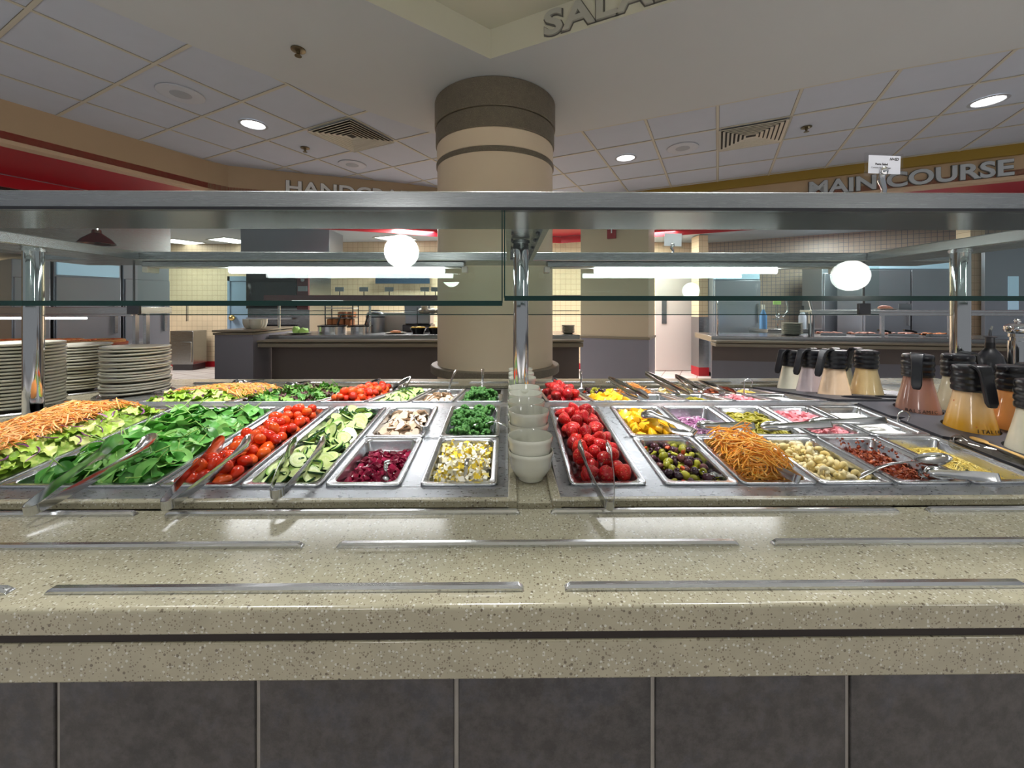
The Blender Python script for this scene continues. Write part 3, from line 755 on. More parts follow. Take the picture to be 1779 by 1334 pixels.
for x0, x1 in ((GL - .2, xb - .0015), (xb + .0015, GR + .25)):
    o = obj('glass_pane', MB().box(x0, x1, BY - .003, BY + .003, P(900, 546.5, BY).z, GZ0 - .002), 'guard_glass', gd, smooth=0)
    obj('polished_edge', MB().box(x0, x1, BY - .0034, BY + .0034, P(900, 547.3, BY).z, P(900, 545.8, BY).z), 'glass_edge', o, smooth=0)
for u, v0, v1, y in ((237, 476, 546, 1.93), (1497, 512, 547, 1.93)):
    c = P(u, v1, y); top = P(u, v0, y).z
    t = MB().box(c.x - .028, c.x + .028, y - .02, y - .004, c.z, c.z + .055).box(c.x - .004, c.x + .004, y - .016, y - .008, c.z + .05, GZ0)
    obj('glass_clamp', t, 'bottle_glass' if False else 'dark_metal', gd, bevel=.003)
# strip lights under the rear shelf
def strip(u0, u1, l0, l1, label):
    y = 1.80; a, b = P(u0, 460, y).x, P(u1, 460, y).x; la, lb = P(l0, 468, y).x, P(l1, 468, y).x
    t = thing('strip_light', label, 'fluorescent light', ((a + b) / 2, y, GZ0 - .001), group='fluorescent strips under the rear shelf')
    o = Vector(((a + b) / 2, y, GZ0 - .001))
    obj('housing', MB().box(a - o.x, b - o.x, -.045, .045, -.022, 0), 'steel_soft', t, bevel=.002)
    for e in (a - o.x, b - o.x): obj('end_socket', MB().box(e - .012, e + .012, -.03, .03, -.045, -.018), 'white_plastic', t, bevel=.002)
    obj('tube', MB().tube([(la - o.x, 0, -.034), (lb - o.x, 0, -.034)], .013, 12), 'tube_white', t, smooth=60)
    obj('reflector', MB().box(a - o.x + .02, b - o.x - .02, -.0445, -.0435, -.05, -.018) if False else MB().box(a - o.x + .02, b - o.x - .02, -.030, .030, -.0235, -.0215), 'white_plastic', t, smooth=0)
strip(262, 808, 400, 772, 'glowing fluorescent strip light under the rear shelf, left of the chrome post')
strip(950, 1452, 1033, 1348, 'glowing fluorescent strip light under the rear shelf, right of the chrome post')
# menu cards on clips
def menu_card(u, v0, v1, w_px, y, zbase, label, written):
    top, bot = P(u, v0, y), P(u, v1, y); w = w_px * y / F; h = top.z - bot.z
    t = thing('menu_card_holder', label, 'sign', (top.x, y, zbase))
    zc = bot.z - zbase
    obj('clip_base', MB().lathe([(.019, 0), (.019, .003), (.006, .008), (.004, .012)], 20), 'chrome', t)
    obj('clip_stem', MB().tube([(0, 0, .005), (.004, 0, zc * .45), (-.003, 0, zc * .8), (0, 0, zc + .004)], [.006, .005, .007, .006], 10), 'chrome', t)
    obj('clip_ball', MB().sphere((0, -.004, zc + .006), .009, .006, .011, 14, 10), 'chrome', t, smooth=180)
    s = obj('sleeve', B(-w / 2 - .006, w / 2 + .006, -.0012, .0012, zc - .005, zc + h + .004), 'clear_sleeve', t, smooth=0, rot=(0, RAD(2), 0))
    c = obj('card', B(-w / 2 + .001, w / 2 - .001, -.0019, -.0013, zc + .001, zc + h - .001), 'card_white', t, smooth=0, rot=(0, RAD(2), 0))
    if written:
        for body, sz, x, z, b, sh in (('N+ED', .0078, w * .15, h * .74, .0003, .25), ('Pasta Salad', .0064, -w * .28, h * .47, .0002, 0), ('Contains Ham and Eggs', .0046, -w * .40, h * .30, 0, 0)):
            text('lettering', body, 'ink', sz, frame((x, -.0020, zc + z), (1, 0, 0)), c, .0001, b, shear=sh)
menu_card(1533, 270, 303, 58, 0.90, GZ1, 'white pasta salad menu card in a clip on the front shelf', True)
menu_card(1168, 405, 428, 31, 1.80, GZ1, 'blank backed white menu card in a clip on the rear shelf', False)

# ------------------------------------------------------------------ food pans
def make_pan(x0, x1, y0, y1, depth, label):
    w, l = (x1 - x0) - .002, (y1 - y0) / math.cos(math.atan(SLOPE)) - .002
    xc, yc = (x0 + x1) / 2, (y0 + y1) / 2; sgn = 1 if yc < 1.38 else -1
    M = Matrix.Translation((xc, yc, wz(yc))) @ Matrix.Rotation(sgn * math.atan(SLOPE), 4, 'X')
    hw, hl = w / 2, l / 2; f = .0125
    L = [rrect(hw - .0006, hl - .0006, .012, -.0036), rrect(hw, hl, .012, -.002), rrect(hw - .0004, hl - .0004, .012, .0), rrect(hw - .002, hl - .002, .012, .0012), rrect(hw - .005, hl - .005, .011, .0004),
         rrect(hw - f, hl - f, .016, 0), rrect(hw - f - .002, hl - f - .002, .016, -.0016), rrect(hw - f - .003, hl - f - .003, .016, -.006), rrect(hw - f - .007, hl - f - .007, .018, -depth + .008), rrect(hw - f - .010, hl - f - .010, .018, -depth + .002), rrect(hw - f - .015, hl - f - .015, .016, -depth)]
    o = obj('food_pan', MB().rings(L), 'pan_steel', smooth=50, M=M)
    tag(o, label, 'food pan', 'steel food pans in the salad bar wells')
    o['hw'] = hw; 
    return dict(M=M, w=2 * (hw - f - .005), l=2 * (hl - f - .005), depth=depth, o=o)
class Heap:
    """height field of what already lies in a pan; items are laid on it one after another"""
    def __init__(s, pan, base, seed=1, res=.004):
        s.p = pan; s.w, s.l = pan['w'], pan['l']; s.r = np.random.RandomState(seed); s.res = res
        s.nx, s.ny = int(s.w / res) + 1, int(s.l / res) + 1
        s.X, s.Y = np.meshgrid(np.linspace(-s.w / 2, s.w / 2, s.nx), np.linspace(-s.l / 2, s.l / 2, s.ny), indexing='ij')
        s.H = base(s.X, s.Y) if callable(base) else np.full_like(s.X, base)
        s.T = s.H.copy()
    def target(s, f): s.T = f(s.X, s.Y)
    def win(s, x, y, r):
        i0 = max(0, int((x - r + s.w / 2) / s.res)); i1 = min(s.nx, int((x + r + s.w / 2) / s.res) + 2)
        j0 = max(0, int((y - r + s.l / 2) / s.res)); j1 = min(s.ny, int((y + r + s.l / 2) / s.res) + 2)
        X = s.X[i0:i1, j0:j1] - x; Y = s.Y[i0:i1, j0:j1] - y; H = s.H[i0:i1, j0:j1]
        return X, Y, H, (X * X + Y * Y) <= r * r
    def pick(s, r, tries=12, bias=None, x0=None, x1=None, y0=None, y1=None):
        best = None
        ax0, ax1 = (-s.w / 2 + r if x0 is None else x0), (s.w / 2 - r if x1 is None else x1)
        ay0, ay1 = (-s.l / 2 + r if y0 is None else y0), (s.l / 2 - r if y1 is None else y1)
        for _ in range(tries):
            x, y = s.r.uniform(ax0, ax1), s.r.uniform(ay0, ay1)
            X, Y, H, m = s.win(x, y, r)
            if not m.any(): continue
            i0 = max(0, int((x - r + s.w / 2) / s.res)); j0 = max(0, int((y - r + s.l / 2) / s.res))
            sc = (H[m] - s.T[i0:i0 + H.shape[0], j0:j0 + H.shape[1]][m]).mean() + (bias(x, y) if bias else 0)
            if best is None or sc < best[0]: best = (sc, x, y)
        s.score = best[0]
        return best[1], best[2]
    def fit(s, x, y, r, lim=.7):
        X, Y, H, m = s.win(x, y, r); xs, ys, hs = X[m], Y[m], H[m]
        A = np.stack([xs, ys, np.ones_like(xs)], 1)
        c, *_ = np.linalg.lstsq(A, hs, rcond=None)
        a, b = float(np.clip(c[0], -lim, lim)), float(np.clip(c[1], -lim, lim))
        z = float((hs - a * xs - b * ys).mean() * .45 + (hs - a * xs - b * ys).max() * .55)
        return a, b, z
    def lay(s, x, y, r, th, a, b, z, dome=0.0):
        X, Y, H, m = s.win(x, y, r)
        top = z + a * X + b * Y + th - dome * (X * X + Y * Y) / (r * r)
        H[m] = np.maximum(H[m], top[m])
    def tgt(s, x, y): return s.T[min(s.nx - 1, max(0, int((x + s.w / 2) / s.res))), min(s.ny - 1, max(0, int((y + s.l / 2) / s.res)))]
    def rest(s, x, y, r):
        X, Y, H, m = s.win(x, y, r * .98)
        q = (H + np.sqrt(np.maximum(0, r * r - X * X - Y * Y)))[m]
        return float(q.max() * .7 + np.percentile(q, 75) * .3)
    def ball(s, x, y, r):
        """centre height of a ball of radius r resting on the field; then the ball joins the field"""
        X, Y, H, m = s.win(x, y, r * .98)
        cap = np.sqrt(np.maximum(0, r * r - X * X - Y * Y))
        q = H[m] + cap[m]; zc = float(q.max() * .7 + np.percentile(q, 75) * .3) if m.any() else r
        H[m] = np.maximum(H[m], zc + cap[m]); return zc
def orient(a, b, spin):
    n = Vector((-a, -b, 1)).normalized(); q = Vector((0, 0, 1)).rotation_difference(n)
    return q.to_matrix().to_4x4() @ Matrix.Rotation(spin, 4, 'Z')
def put(me, name, M, label, cat, group):
    o = bpy.data.objects.new(name, me); COL.objects.link(o); o.matrix_basis = M
    o['label'] = label; o['category'] = cat; o['group'] = group
    return o
def edge_fall(h, top, fall, pw=1.0, yshift=0.0):
    """a mound profile over the pan: top in the middle, falling towards the walls"""
    def f(X, Y):
        d = np.minimum(h['w'] / 2 - np.abs(X), h['l'] / 2 - np.abs(Y)); d = np.clip(d / fall, 0, 1)
        return top[0] + (top[1] - top[0]) * d ** pw + yshift * Y
    return f
def balls(pan, meshes, n, r, name, label, cat, group, base, seed, squash=(1, 1, 1), bias=None, tries=14, upright=False, rj=.12, top=None):
    h = Heap(pan, base, seed); out = []
    if top: h.target(edge_fall(pan, top, .035, .8))
    for i in range(n * (5 if top else 1)):
        if len(out) >= n: break
        rr = r * h.r.uniform(1 - rj, 1 + rj)
        if top:                                   # of many spots take the one where the ball settles lowest under the mound
            best = None
            for _ in range(26):
                x, y = h.r.uniform(-h.w / 2 + rr * .93, h.w / 2 - rr * .93), h.r.uniform(-h.l / 2 + rr * .93, h.l / 2 - rr * .93)
                z = h.rest(x, y, rr) - h.tgt(x, y)
                if best is None or z < best[0]: best = (z, x, y)
            if best[0] > rr * .55: continue
            x, y = best[1], best[2]
        else: x, y = h.pick(rr * .95, tries, bias)
        z = h.ball(x, y, rr)
        k = len(out) % len(meshes)
        R = Euler((h.r.uniform(-.5, .5), h.r.uniform(-.5, .5), h.r.uniform(0, 6.28))).to_matrix().to_4x4() if upright else Euler(tuple(h.r.uniform(0, 6.28, 3))).to_matrix().to_4x4()
        M = pan['M'] @ Matrix.Translation((x, y, z)) @ R @ Matrix.Scale(rr / r, 4)
        out.append(put(meshes[k], name, M, label, cat, group))
    return out
def flats(pan, meshes, n, r, th, name, label, cat, group, base, seed, bias=None, tries=14, tilt=.15, spin=None, lim=.7, dome=0.0, foot=.8, top=None, fall=.045, ysh=0.0, **kw):
    h = Heap(pan, base, seed)
    if top: h.target(edge_fall(pan, top, fall, 1, ysh))
    done = 0
    for i in range(n * (3 if top else 1)):
        if done >= n: break
        x, y = h.pick(r * .92, tries, bias, **kw)
        if top and h.score > -th * .4: continue
        done += 1
        a, b, z = h.fit(x, y, r * foot, lim)
        a += h.r.uniform(-tilt, tilt); b += h.r.uniform(-tilt, tilt)
        h.lay(x, y, r * foot, th, a, b, z, dome)
        sc = h.r.uniform(.88, 1.1)
        M = pan['M'] @ Matrix.Translation((x, y, z + th * .5)) @ orient(a, b, h.r.uniform(0, 6.28) if spin is None else spin + h.r.uniform(-.4, .4)) @ Matrix.Scale(sc, 4)
        put(meshes[i % len(meshes)], name, M, label, cat, group)
def shreds(pan, n, length, width, th, base, seed, bend=.3, name='', mat='carrot', label='', cat='', rise=.5, bias=None, region=None, loop=0.0, tries=8, foot=.3):
    """loose strips nobody could count: ONE mesh of many thin bent strips heaped in the pan"""
    h = Heap(pan, base, seed); mb = MB()
    for i in range(n):
        L = length * h.r.uniform(.6, 1.25)
        kw = region or {}
        x, y = h.pick(min(L * .42, pan['w'] * .4), tries, bias, **kw)
        a, b, z = h.fit(x, y, L * foot, .8)
        h.lay(x, y, L * foot, th * rise, a, b, z)
        ang = h.r.uniform(0, 6.28); bd = h.r.normal(0, bend); R = orient(a + h.r.uniform(-.15, .15), b + h.r.uniform(-.15, .15), ang)
        pts = []; ns = 6 if loop == 0 else 9
        for k in range(ns):
            t = k / (ns - 1) - .5
            if loop: an = t * loop * h.r.uniform(.98, 1.02); rr = L * .5; q = Vector((rr * math.sin(an), rr * .75 * math.cos(an) - rr * .4, th * .6 * abs(t)))
            else: q = Vector((t * L, bd * L * (t * t - .08), -.12 * L * t * t + th * .4))
            q = Matrix.Translation((x, y, z)) @ R @ q
            lim = 0.5
            q.x = max(-pan['w'] * lim, min(pan['w'] * lim, q.x)); q.y = max(-pan['l'] * lim, min(pan['l'] * lim, q.y))
            pts.append(pan['M'] @ q)
        wv = width * h.r.uniform(.75, 1.2)
        mb.tube(pts, [wv * .35] + [wv * .5] * (ns - 2) + [wv * .3], 5, flat=th / width)
    o = obj(name, mb, mat, smooth=50); return tag(o, label, cat, None, 'stuff')
def bed(pan, base, name, mat, label, cat, kind='stuff', rough=.0015, seed=3, res=.004):
    """the packed mass under the loose pieces"""
    h = Heap(pan, base, seed, res); H = h.H + h.r.uniform(-rough, rough, h.H.shape); mb = MB()
    vs = [pan['M'] @ Vector((h.X[i, j], h.Y[i, j], H[i, j])) for i in range(h.nx) for j in range(h.ny)]
    mb.add(vs, [(i * h.ny + j, (i + 1) * h.ny + j, (i + 1) * h.ny + j + 1, i * h.ny + j + 1) for i in range(h.nx - 1) for j in range(h.ny - 1)])
    o = obj(name, mb, mat, smooth=180); return tag(o, label, cat, None, kind)
# --- piece meshes (several of each, shared by the copies)
def noisefn(seed, amp, fr=3):
    r = random.Random(seed); ph = [r.uniform(0, 6.28) for _ in range(6)]
    return lambda d: 1 + amp * (math.sin(fr * d.x + ph[0]) * math.sin(fr * d.y + ph[1]) + .5 * math.sin(2 * fr * d.z + ph[2]) * math.sin(2 * fr * d.x + ph[3]))
tomatoes = [MB().sphere((0, 0, 0), .0140, .0140, .0138 * e, 16, 12, fn=noisefn(k, .02, 2)).mesh('tomato', 'tomato', 180) for k, e in enumerate((1.15, 1.3, 1.4))]
def berry(seed):
    r = random.Random(seed); s = MB(); wob = noisefn(seed, .04, 2.5); e = r.uniform(.95, 1.15); cut = r.uniform(.55, .72)
    def fn(d):
        q = math.hypot(d.x, d.y); c = abs(d.z)
        if d.z < 0: k = .55 / (q + c / e / 1.5) + .45 / math.sqrt(q * q + c * c / (e * 1.5) ** 2)
        else: k = 1 / math.sqrt(q * q + c * c / .5)
        return k * wob(d)
    s.sphere((0, 0, .004), .0185, .0175, .0185, 18, 16, fn=fn)
    return s.mesh('strawberry', 'strawberry', 180)
berries = [berry(k) for k in range(5)]
def cuke(seed):
    r = random.Random(seed); ex = r.uniform(1.0, 1.35); t = .0021; R = .0208; m = MB(); t = .0024; n = 28
    P_ = lambda rr, z: [Vector((rr * ex * math.cos(2 * math.pi * k / n), rr * math.sin(2 * math.pi * k / n), z)) for k in range(n)]
    m.rings([P_(R - .0012, t), P_(R - .0004, t * .9)], 0, False); f0 = len(m.f)
    m.rings([P_(R - .0004, t * .9), P_(R, t * .5), P_(R, -t * .5), P_(R - .0004, -t * .9)], 1, False)
    m.rings([P_(R - .0012, t), P_(R * .5, t), P_(.0005, t)], 0, True); m.rings([P_(R - .0004, -t * .9), P_(R * .5, -t), P_(.0005, -t)], 0, True)
    return m.mesh('cucumber', ['cucumber_flesh', 'cucumber_skin'], 60)
cukes = [cuke(k) for k in range(4)]
def shroom(seed):
    r = random.Random(seed); out = []
    for k in range(26):                            # outline of a sliced mushroom: cap and stem
        a = 2 * math.pi * k / 26; x, y = math.cos(a), math.sin(a)
        if y > -.15: out.append((.017 * x, .0145 * y))
        else: out.append((.017 * x * (0.36 if abs(x) < .8 else .9), .006 * -1 + .011 * (y + .15)))
    t = r.uniform(.0016, .0024); m = MB(); bend = r.uniform(-6, 6)
    top = [Vector((x, y, t + bend * x * x)) for x, y in out]; bot = [Vector((x, y, -t + bend * x * x)) for x, y in out]
    inr = [Vector((x * .9, y * .9, t * 1.05 + bend * x * x * .8)) for x, y in out]; inb = [Vector((x * .9, y * .9, -t * 1.05 + bend * x * x * .8)) for x, y in out]
    m.rings([inr, top], 0, False); m.rings([top, bot], 1, False); m.rings([bot, inb], 0, True); m.rings([[p for p in inr]], 0, True)
    return m.mesh('mushroom', ['mushroom', 'mushroom_skin'], 40)
shrooms = [shroom(k) for k in range(4)]
def cube(seed, a, b, c, j, mat, nm, bev=.12):
    r = random.Random(seed); bm = bmesh.new(); bmesh.ops.create_cube(bm, size=1)
    for v in bm.verts: v.co = Vector((v.co.x * a, v.co.y * b, v.co.z * c)) + Vector([r.uniform(-j, j) for _ in range(3)])
    bmesh.ops.bevel(bm, geom=bm.edges[:] + bm.verts[:], offset=min(a, b, c) * bev, segments=2, affect='EDGES', profile=.6)
    me = bpy.data.meshes.new(nm); bm.to_mesh(me); bm.free(); me.materials.append(MAT[mat])
    me.polygons.foreach_set('use_smooth', [True] * len(me.polygons)); me.set_sharp_from_angle(angle=RAD(50)); return me
beets = [cube(k, .0125, .0125, .008, .0014, 'beet', 'beet') for k in range(4)]
mangos = [cube(k + 9, .026, .022, .016, .0032, 'mango', 'mango', .28) for k in range(4)]
hams = [cube(k + 20, .0135, .0125, .0085, .0012, 'ham', 'ham', .1) for k in range(4)]
def pepper(seed):
    r = random.Random(seed); R = r.uniform(.0085, .0115); ph = r.uniform(0, 6)
    m = MB(); n = 16; w = r.uniform(.0028, .0036)
    pts = [(R * (1 + .12 * math.sin(3 * 2 * math.pi * k / n + ph)) * math.cos(2 * math.pi * k / n), R * .85 * math.sin(2 * math.pi * k / n), .0015 * math.sin(2 * 2 * math.pi * k / n + ph)) for k in range(n)]
    m.tube(pts, w, 8, closed=True, flat=.62); m.lathe([(0, .0007), (R * .8, .0007), (R * .8, -.0007), (0, -.0007)], 12, Matrix.Scale(.85, 4, (0, 1, 0))); m.tube([Vector(p) * .9 for p in (pts[0], pts[4], pts[8])], w * .5, 5)
    return m.mesh('jalapeno', 'jalapeno', 180)
peppers = [pepper(k) for k in range(4)]
def shell(seed):
    r = random.Random(seed); m = MB(); R = .0066; pts = []; rad = []
    for k in range(9):
        t = k / 8; an = -2.5 + 5.0 * t; pts.append((R * math.cos(an), R * math.sin(an), .002 * math.sin(an * 2))); rad.append(.0028 + .0036 * math.sin(math.pi * t))
    m.tube(pts, rad, 10); return m.mesh('pasta', 'pasta', 180)
shells = [shell(k) for k in range(3)]
def floret(seed):
    r = random.Random(seed); m = MB(); m.tube([(0, 0, -.016), (0, 0, -.002)], [.0045, .006], 8)
    for k in range(26):
        a = r.uniform(0, 6.28); u = r.uniform(0, 1) ** .5; th = u * 1.5
        p = (.0135 * math.sin(th) * math.cos(a), .0135 * math.sin(th) * math.sin(a), .011 * math.cos(th) + .001)
        m.sphere(p, r.uniform(.0042, .0062), seg=8, rings=6, fn=noisefn(seed * 31 + k, .16, 5))
    return m.mesh('broccoli', 'broccoli', 180)
florets = [floret(k) for k in range(4)]
def ol_ball(mat, k): return MB().sphere((0, 0, 0), .0092, .0092, .0112, 14, 10, fn=noisefn(k, .03, 2)).mesh('olive', mat, 180)
def ol_ring(mat): return MB().tube([(.0058 * math.cos(2 * math.pi * k / 14), .0058 * math.sin(2 * math.pi * k / 14), 0) for k in range(14)], .0034, 8, closed=True).mesh('olive', mat, 180)
def ol_chip(): return cube(77, .012, .009, .004, .0015, 'pimento', 'olive', .25)
olives = [ol_ball('olive_dark', 1), ol_ball('olive_green', 2), ol_ball('olive_dark', 3), ol_ring('olive_green'), ol_ball('olive_dark', 4), ol_ring('olive_dark'), ol_ball('olive_dark', 5), ol_ball('olive_green', 6), ol_chip(), ol_ring('olive_green')]
def leaf(seed, L, W, mat, stem=True, ruffle=0.0, curl=1.0):
    r = random.Random(seed); m = MB(); nu, nv = 12, 7; cb = r.uniform(-.35, .9) * curl; cc = r.uniform(.1, .8) * curl; ph = r.uniform(0, 6)
    vs = []; a0 = r.uniform(-.25, .25)
    for i in range(nu):
        t = i / (nu - 1); wd = W * (math.sin(math.pi * min(1, t * .96 + .04)) ** .5) * (1 - .2 * t) + .0006
        for j in range(nv):
            q = j / (nv - 1) * 2 - 1; x = (t - .5) * L; y = q * wd / 2 + a0 * L * (t - .5) ** 2
            z = -cb * L * .5 * (t - .5) ** 2 + cc * (q * wd / 2) ** 2 / W * 1.2 - .0012 * math.exp(-(q * 5) ** 2) + ruffle * abs(q) ** 2 * math.sin(q * 2 + t * 17 + ph) + .0012 * math.sin(t * 9 + q * 3 + ph)
            vs.append((x, y, z))
    m.add(vs, [(i * nv + j, (i + 1) * nv + j, (i + 1) * nv + j + 1, i * nv + j + 1) for i in range(nu - 1) for j in range(nv - 1)])
    mats = [mat]
    if stem:
        mats.append('stem_green'); z0 = vs[nv // 2][2]
        m.tube([(-L * .5 - .030, r.uniform(-.006, .006), z0 + r.uniform(-.003, .003)), (-L * .5 - .008, 0, z0), (-L * .42, 0, z0), (-L * .1, 0, vs[(nu // 2 - 1) * nv + nv // 2][2])], [.0014, .0014, .0012, .0004], 6, 1)
    return m.mesh('leaf', mats, 180)
spin = [leaf(k, .056, .042, 'spinach') for k in range(7)] + [leaf(k + 40, .044, .034, 'spinach', curl=1.9) for k in range(4)]
rom = [leaf(k + 60, .05, .036, 'romaine', False, .005, 1.3) for k in range(5)]
mixl = [leaf(k + 90, .055, .024, 'spring_mix', k % 2 == 0, .006, 1.4) for k in range(6)]

# ---- front well, left of the bowl channel
pan = make_pan(-1.40, -1.066, FR, BK, .022, 'wide steel pan of shredded carrot salad by the plate stacks')
fb = edge_fall(pan, (-.0205, .024), .07, .7); bed(pan, fb, 'shredded_lettuce', 'lettuce_bed', 'pale green lettuce under shredded carrots in front left pan', 'lettuce', rough=.001)
flats(pan, rom, 150, .022, .004, 'lettuce_piece', 'light green romaine piece around shredded carrots in the front left pan', 'lettuce', 'romaine pieces in the front left pan', fb, 11, tilt=.45)
fc = edge_fall(pan, (-.014, .034), .075, .6)
shreds(pan, 2300, .038, .0034, .0020, fc, 5, name='shredded_carrot', mat='carrot_light', label='heap of shredded carrot on lettuce in the front left pan', cat='shredded carrot', region=dict(x0=-.140, x1=.075, y0=-.2, y1=.21))
shreds(pan, 85, .030, .0046, .002, edge_fall(pan, (-.010, .0405), .075, .6), 6, bend=.8, name='shredded_cabbage', mat='cabbage', label='purple cabbage shreds on the front heap of shredded carrot', cat='cabbage')
pan = make_pan(-1.060, -.735, FR, BK, .028, 'wide steel pan of baby spinach, front well')
fb = edge_fall(pan, (-.0265, .010), .08, .8); bed(pan, fb, 'spinach_bed', 'spinach', 'packed green spinach underneath the loose leaves in the front pan', 'spinach', rough=.001)
flats(pan, spin, 230, .027, .0042, 'spinach_leaf', 'green baby spinach leaf heaped in the wide front pan', 'spinach', 'baby spinach leaves in the front pan', fb, 12, tilt=.65, foot=.6)
def tom(pan, n, top, seed, where): balls(pan, tomatoes, n, .0150, 'grape_tomato', f'orange-red grape tomato heaped in the {where} pan', 'tomato', f'grape tomatoes in the {where} pan', -.0235, seed, top=top)
def ber(pan, n, top, seed, where): balls(pan, berries, n, .0180, 'strawberry', f'ripe red strawberry heaped in the {where} pan', 'strawberry', f'strawberries in the {where} pan', -.0275, seed, top=top)
def cuc(pan, n, top, seed, where): flats(pan, cukes, n, .0222, .0046, 'cucumber_slice', f'fresh green cucumber slice heaped in the {where} pan', 'cucumber slice', f'cucumber slices in the {where} pan', -.0205, seed, tilt=.7, lim=1.0, foot=.62, top=top, fall=.06)
def mus(pan, n, top, seed, where): flats(pan, shrooms, n, .0155, .0042, 'mushroom_slice', f'pale raw mushroom slice in the {where} well', 'mushroom slice', f'mushroom slices in the {where} well', -.0255, seed, tilt=.6, lim=.9, top=top)
def bro(pan, n, top, seed, where): balls(pan, florets, n, .0160, 'broccoli_floret', f'dark green broccoli floret in the {where} well', 'broccoli', f'broccoli florets in the {where} well', -.0275, seed, upright=True, top=top)
def man(pan, n, top, seed, where): flats(pan, mangos, n, .0152, .014, 'mango_chunk', f'yellow mango chunk in the {where} well', 'mango', f'mango chunks in the {where} well', -.0305, seed, tilt=.35, top=top)
def jal(pan, n, top, seed, where): flats(pan, peppers, n, .0115, .0042, 'jalapeno_slice', f'olive green pickled jalapeno ring in the {where} well', 'jalapeno', f'jalapeno rings in the {where} well', -.0265, seed, tilt=.5, top=top)
def hm(pan, n, top, seed, where): flats(pan, hams, n, .0100, .0085, 'diced_ham', f'pink ham cube in the {where} well', 'ham', f'ham cubes in the {where} well', -.0245, seed, tilt=.4, top=top)
def bee(pan, n, top, seed, where, ysh=0.0): flats(pan, beets, n, .0092, .008, 'diced_beet', f'dark red beet cube in the {where} well', 'beet', f'beet cubes in the {where} well', -.0345, seed, tilt=.3, top=top, ysh=ysh)
def oli(pan, n, top, seed, where): balls(pan, olives, n, .0098, 'olive', f'oily mixed olive in the {where} well', 'olive', f'mixed olives in the {where} well', -.0405, seed, top=top)
def pas(pan, n, top, seed, where): balls(pan, shells, n, .0108, 'pasta_piece', f'creamy curled pasta piece in the {where} well', 'pasta', f'pasta pieces in the {where} well', -.0405, seed, top=top)
pan = make_pan(-.730, -.567, FR, BK, .024, 'long steel pan of orange-red tomatoes, front well'); tom(pan, 175, (-.012, .010), 21, 'long front')
pan = make_pan(-.563, -.390, FR, BK, .021, 'long steel pan of cucumber slices, front well'); cuc(pan, 175, (-.013, .002), 31, 'long front')
pan = make_pan(-.385, -.224, FR, MD, .035, 'small steel pan of diced beets, front well'); bee(pan, 190, (-.028, -.020), 41, 'front', -.05)
pan = make_pan(-.385, -.224, MD, BK, .026, 'small steel pan of sliced mushrooms behind the diced beets, front well'); mus(pan, 160, (-.022, -.004), 42, 'front')
def egg(pan, n, seed, nm, label, base, mat='egg', size=.0075, jit=.5):
    h = Heap(pan, base, seed); mb = MB(); r = random.Random(seed)
    for i in range(n):
        sz = size * r.uniform(.5, 1.2); x, y = h.pick(sz, 6); z = h.ball(x, y, sz * .8)
        R = Euler([r.uniform(0, 6.28) for _ in range(3)]).to_matrix().to_4x4()
        vs = []
        for sx in (-1, 1):
            for sy in (-1, 1):
                for sz_ in (-1, 1):
                    vs.append(pan['M'] @ (Matrix.Translation((x, y, z)) @ R @ (Vector((sx, sy * .85, sz_ * .7)) * sz * .8 + Vector([r.uniform(-jit, jit) * sz for _ in range(3)]))))
        mb.add(vs, [(0, 1, 3, 2), (4, 6, 7, 5), (0, 4, 5, 1), (2, 3, 7, 6), (0, 2, 6, 4), (1, 5, 7, 3)])
    tag(obj(nm, mb, mat, smooth=30), label, nm.replace('_', ' '), None, 'stuff')
pan = make_pan(-.186, -.022, FR, MD, .045, 'small steel pan of chopped egg, front well')
egg(pan, 1150, 51, 'chopped_egg', 'yellow and white chopped boiled egg in the front pan', edge_fall(pan, (-.044, -.018), .07, 1, -.03), 'egg', .0060)
pan = make_pan(-.186, -.022, MD, BK, .028, 'small steel pan of broccoli behind the chopped egg, front well'); bro(pan, 120, (-.010, .001), 61, 'front')
# ---- front well, right
pan = make_pan(.129, .294, FR, BK, .028, 'long steel pan of whole strawberries, front well'); ber(pan, 170, (-.008, .009), 71, 'long front')
pan = make_pan(.329, .491, FR, MD, .041, 'small steel pan of mixed olives, front well'); oli(pan, 165, (-.026, -.010), 81, 'front')
pan = make_pan(.329, .491, MD, BK, .031, 'small steel pan of mango chunks behind the olives, front well'); man(pan, 100, (-.018, -.006), 82, 'front')
pan = make_pan(.494, .657, FR, MD, .043, 'small steel pan of orange carrot strips, front well')
shreds(pan, 460, .055, .0034, .003, edge_fall(pan, (-.042, -.022), .07), 9, bend=.9, name='carrot_strips', mat='carrot', label='orange carrot strips heaped in the front pan right of the olives', cat='carrot strips')
pan = make_pan(.494, .657, MD, BK, .043, 'small steel pan of red onion behind the carrot strips, front well')
shreds(pan, 210, .040, .0034, .0028, edge_fall(pan, (-.042, -.014), .075, 1, -.05), 10, name='sliced_onion', mat='onion', label='pink sliced red onion in the pan behind the carrot strips', cat='red onion', loop=3.6)
pan = make_pan(.659, .821, FR, MD, .041, 'small steel pan of creamy pasta salad, front well'); pas(pan, 200, (-.028, -.006), 101, 'front')
pan = make_pan(.659, .821, MD, BK, .027, 'small steel pan of pickled jalapeno behind the pasta salad, front well'); jal(pan, 180, (-.020, -.006), 102, 'front')
pan = make_pan(.823, .983, FR, MD, .042, 'small steel pan of bacon bits, front well')
egg(pan, 1500, 52, 'bacon_bits', 'crumbled brown bacon bits in the front pan', edge_fall(pan, (-.041, -.032), .06, 1, -.02), 'bacon', .0043)
pan = make_pan(.823, .983, MD, BK, .025, 'small steel pan of diced ham behind the bacon bits, front well'); hm(pan, 170, (-.018, -.008), 103, 'front')
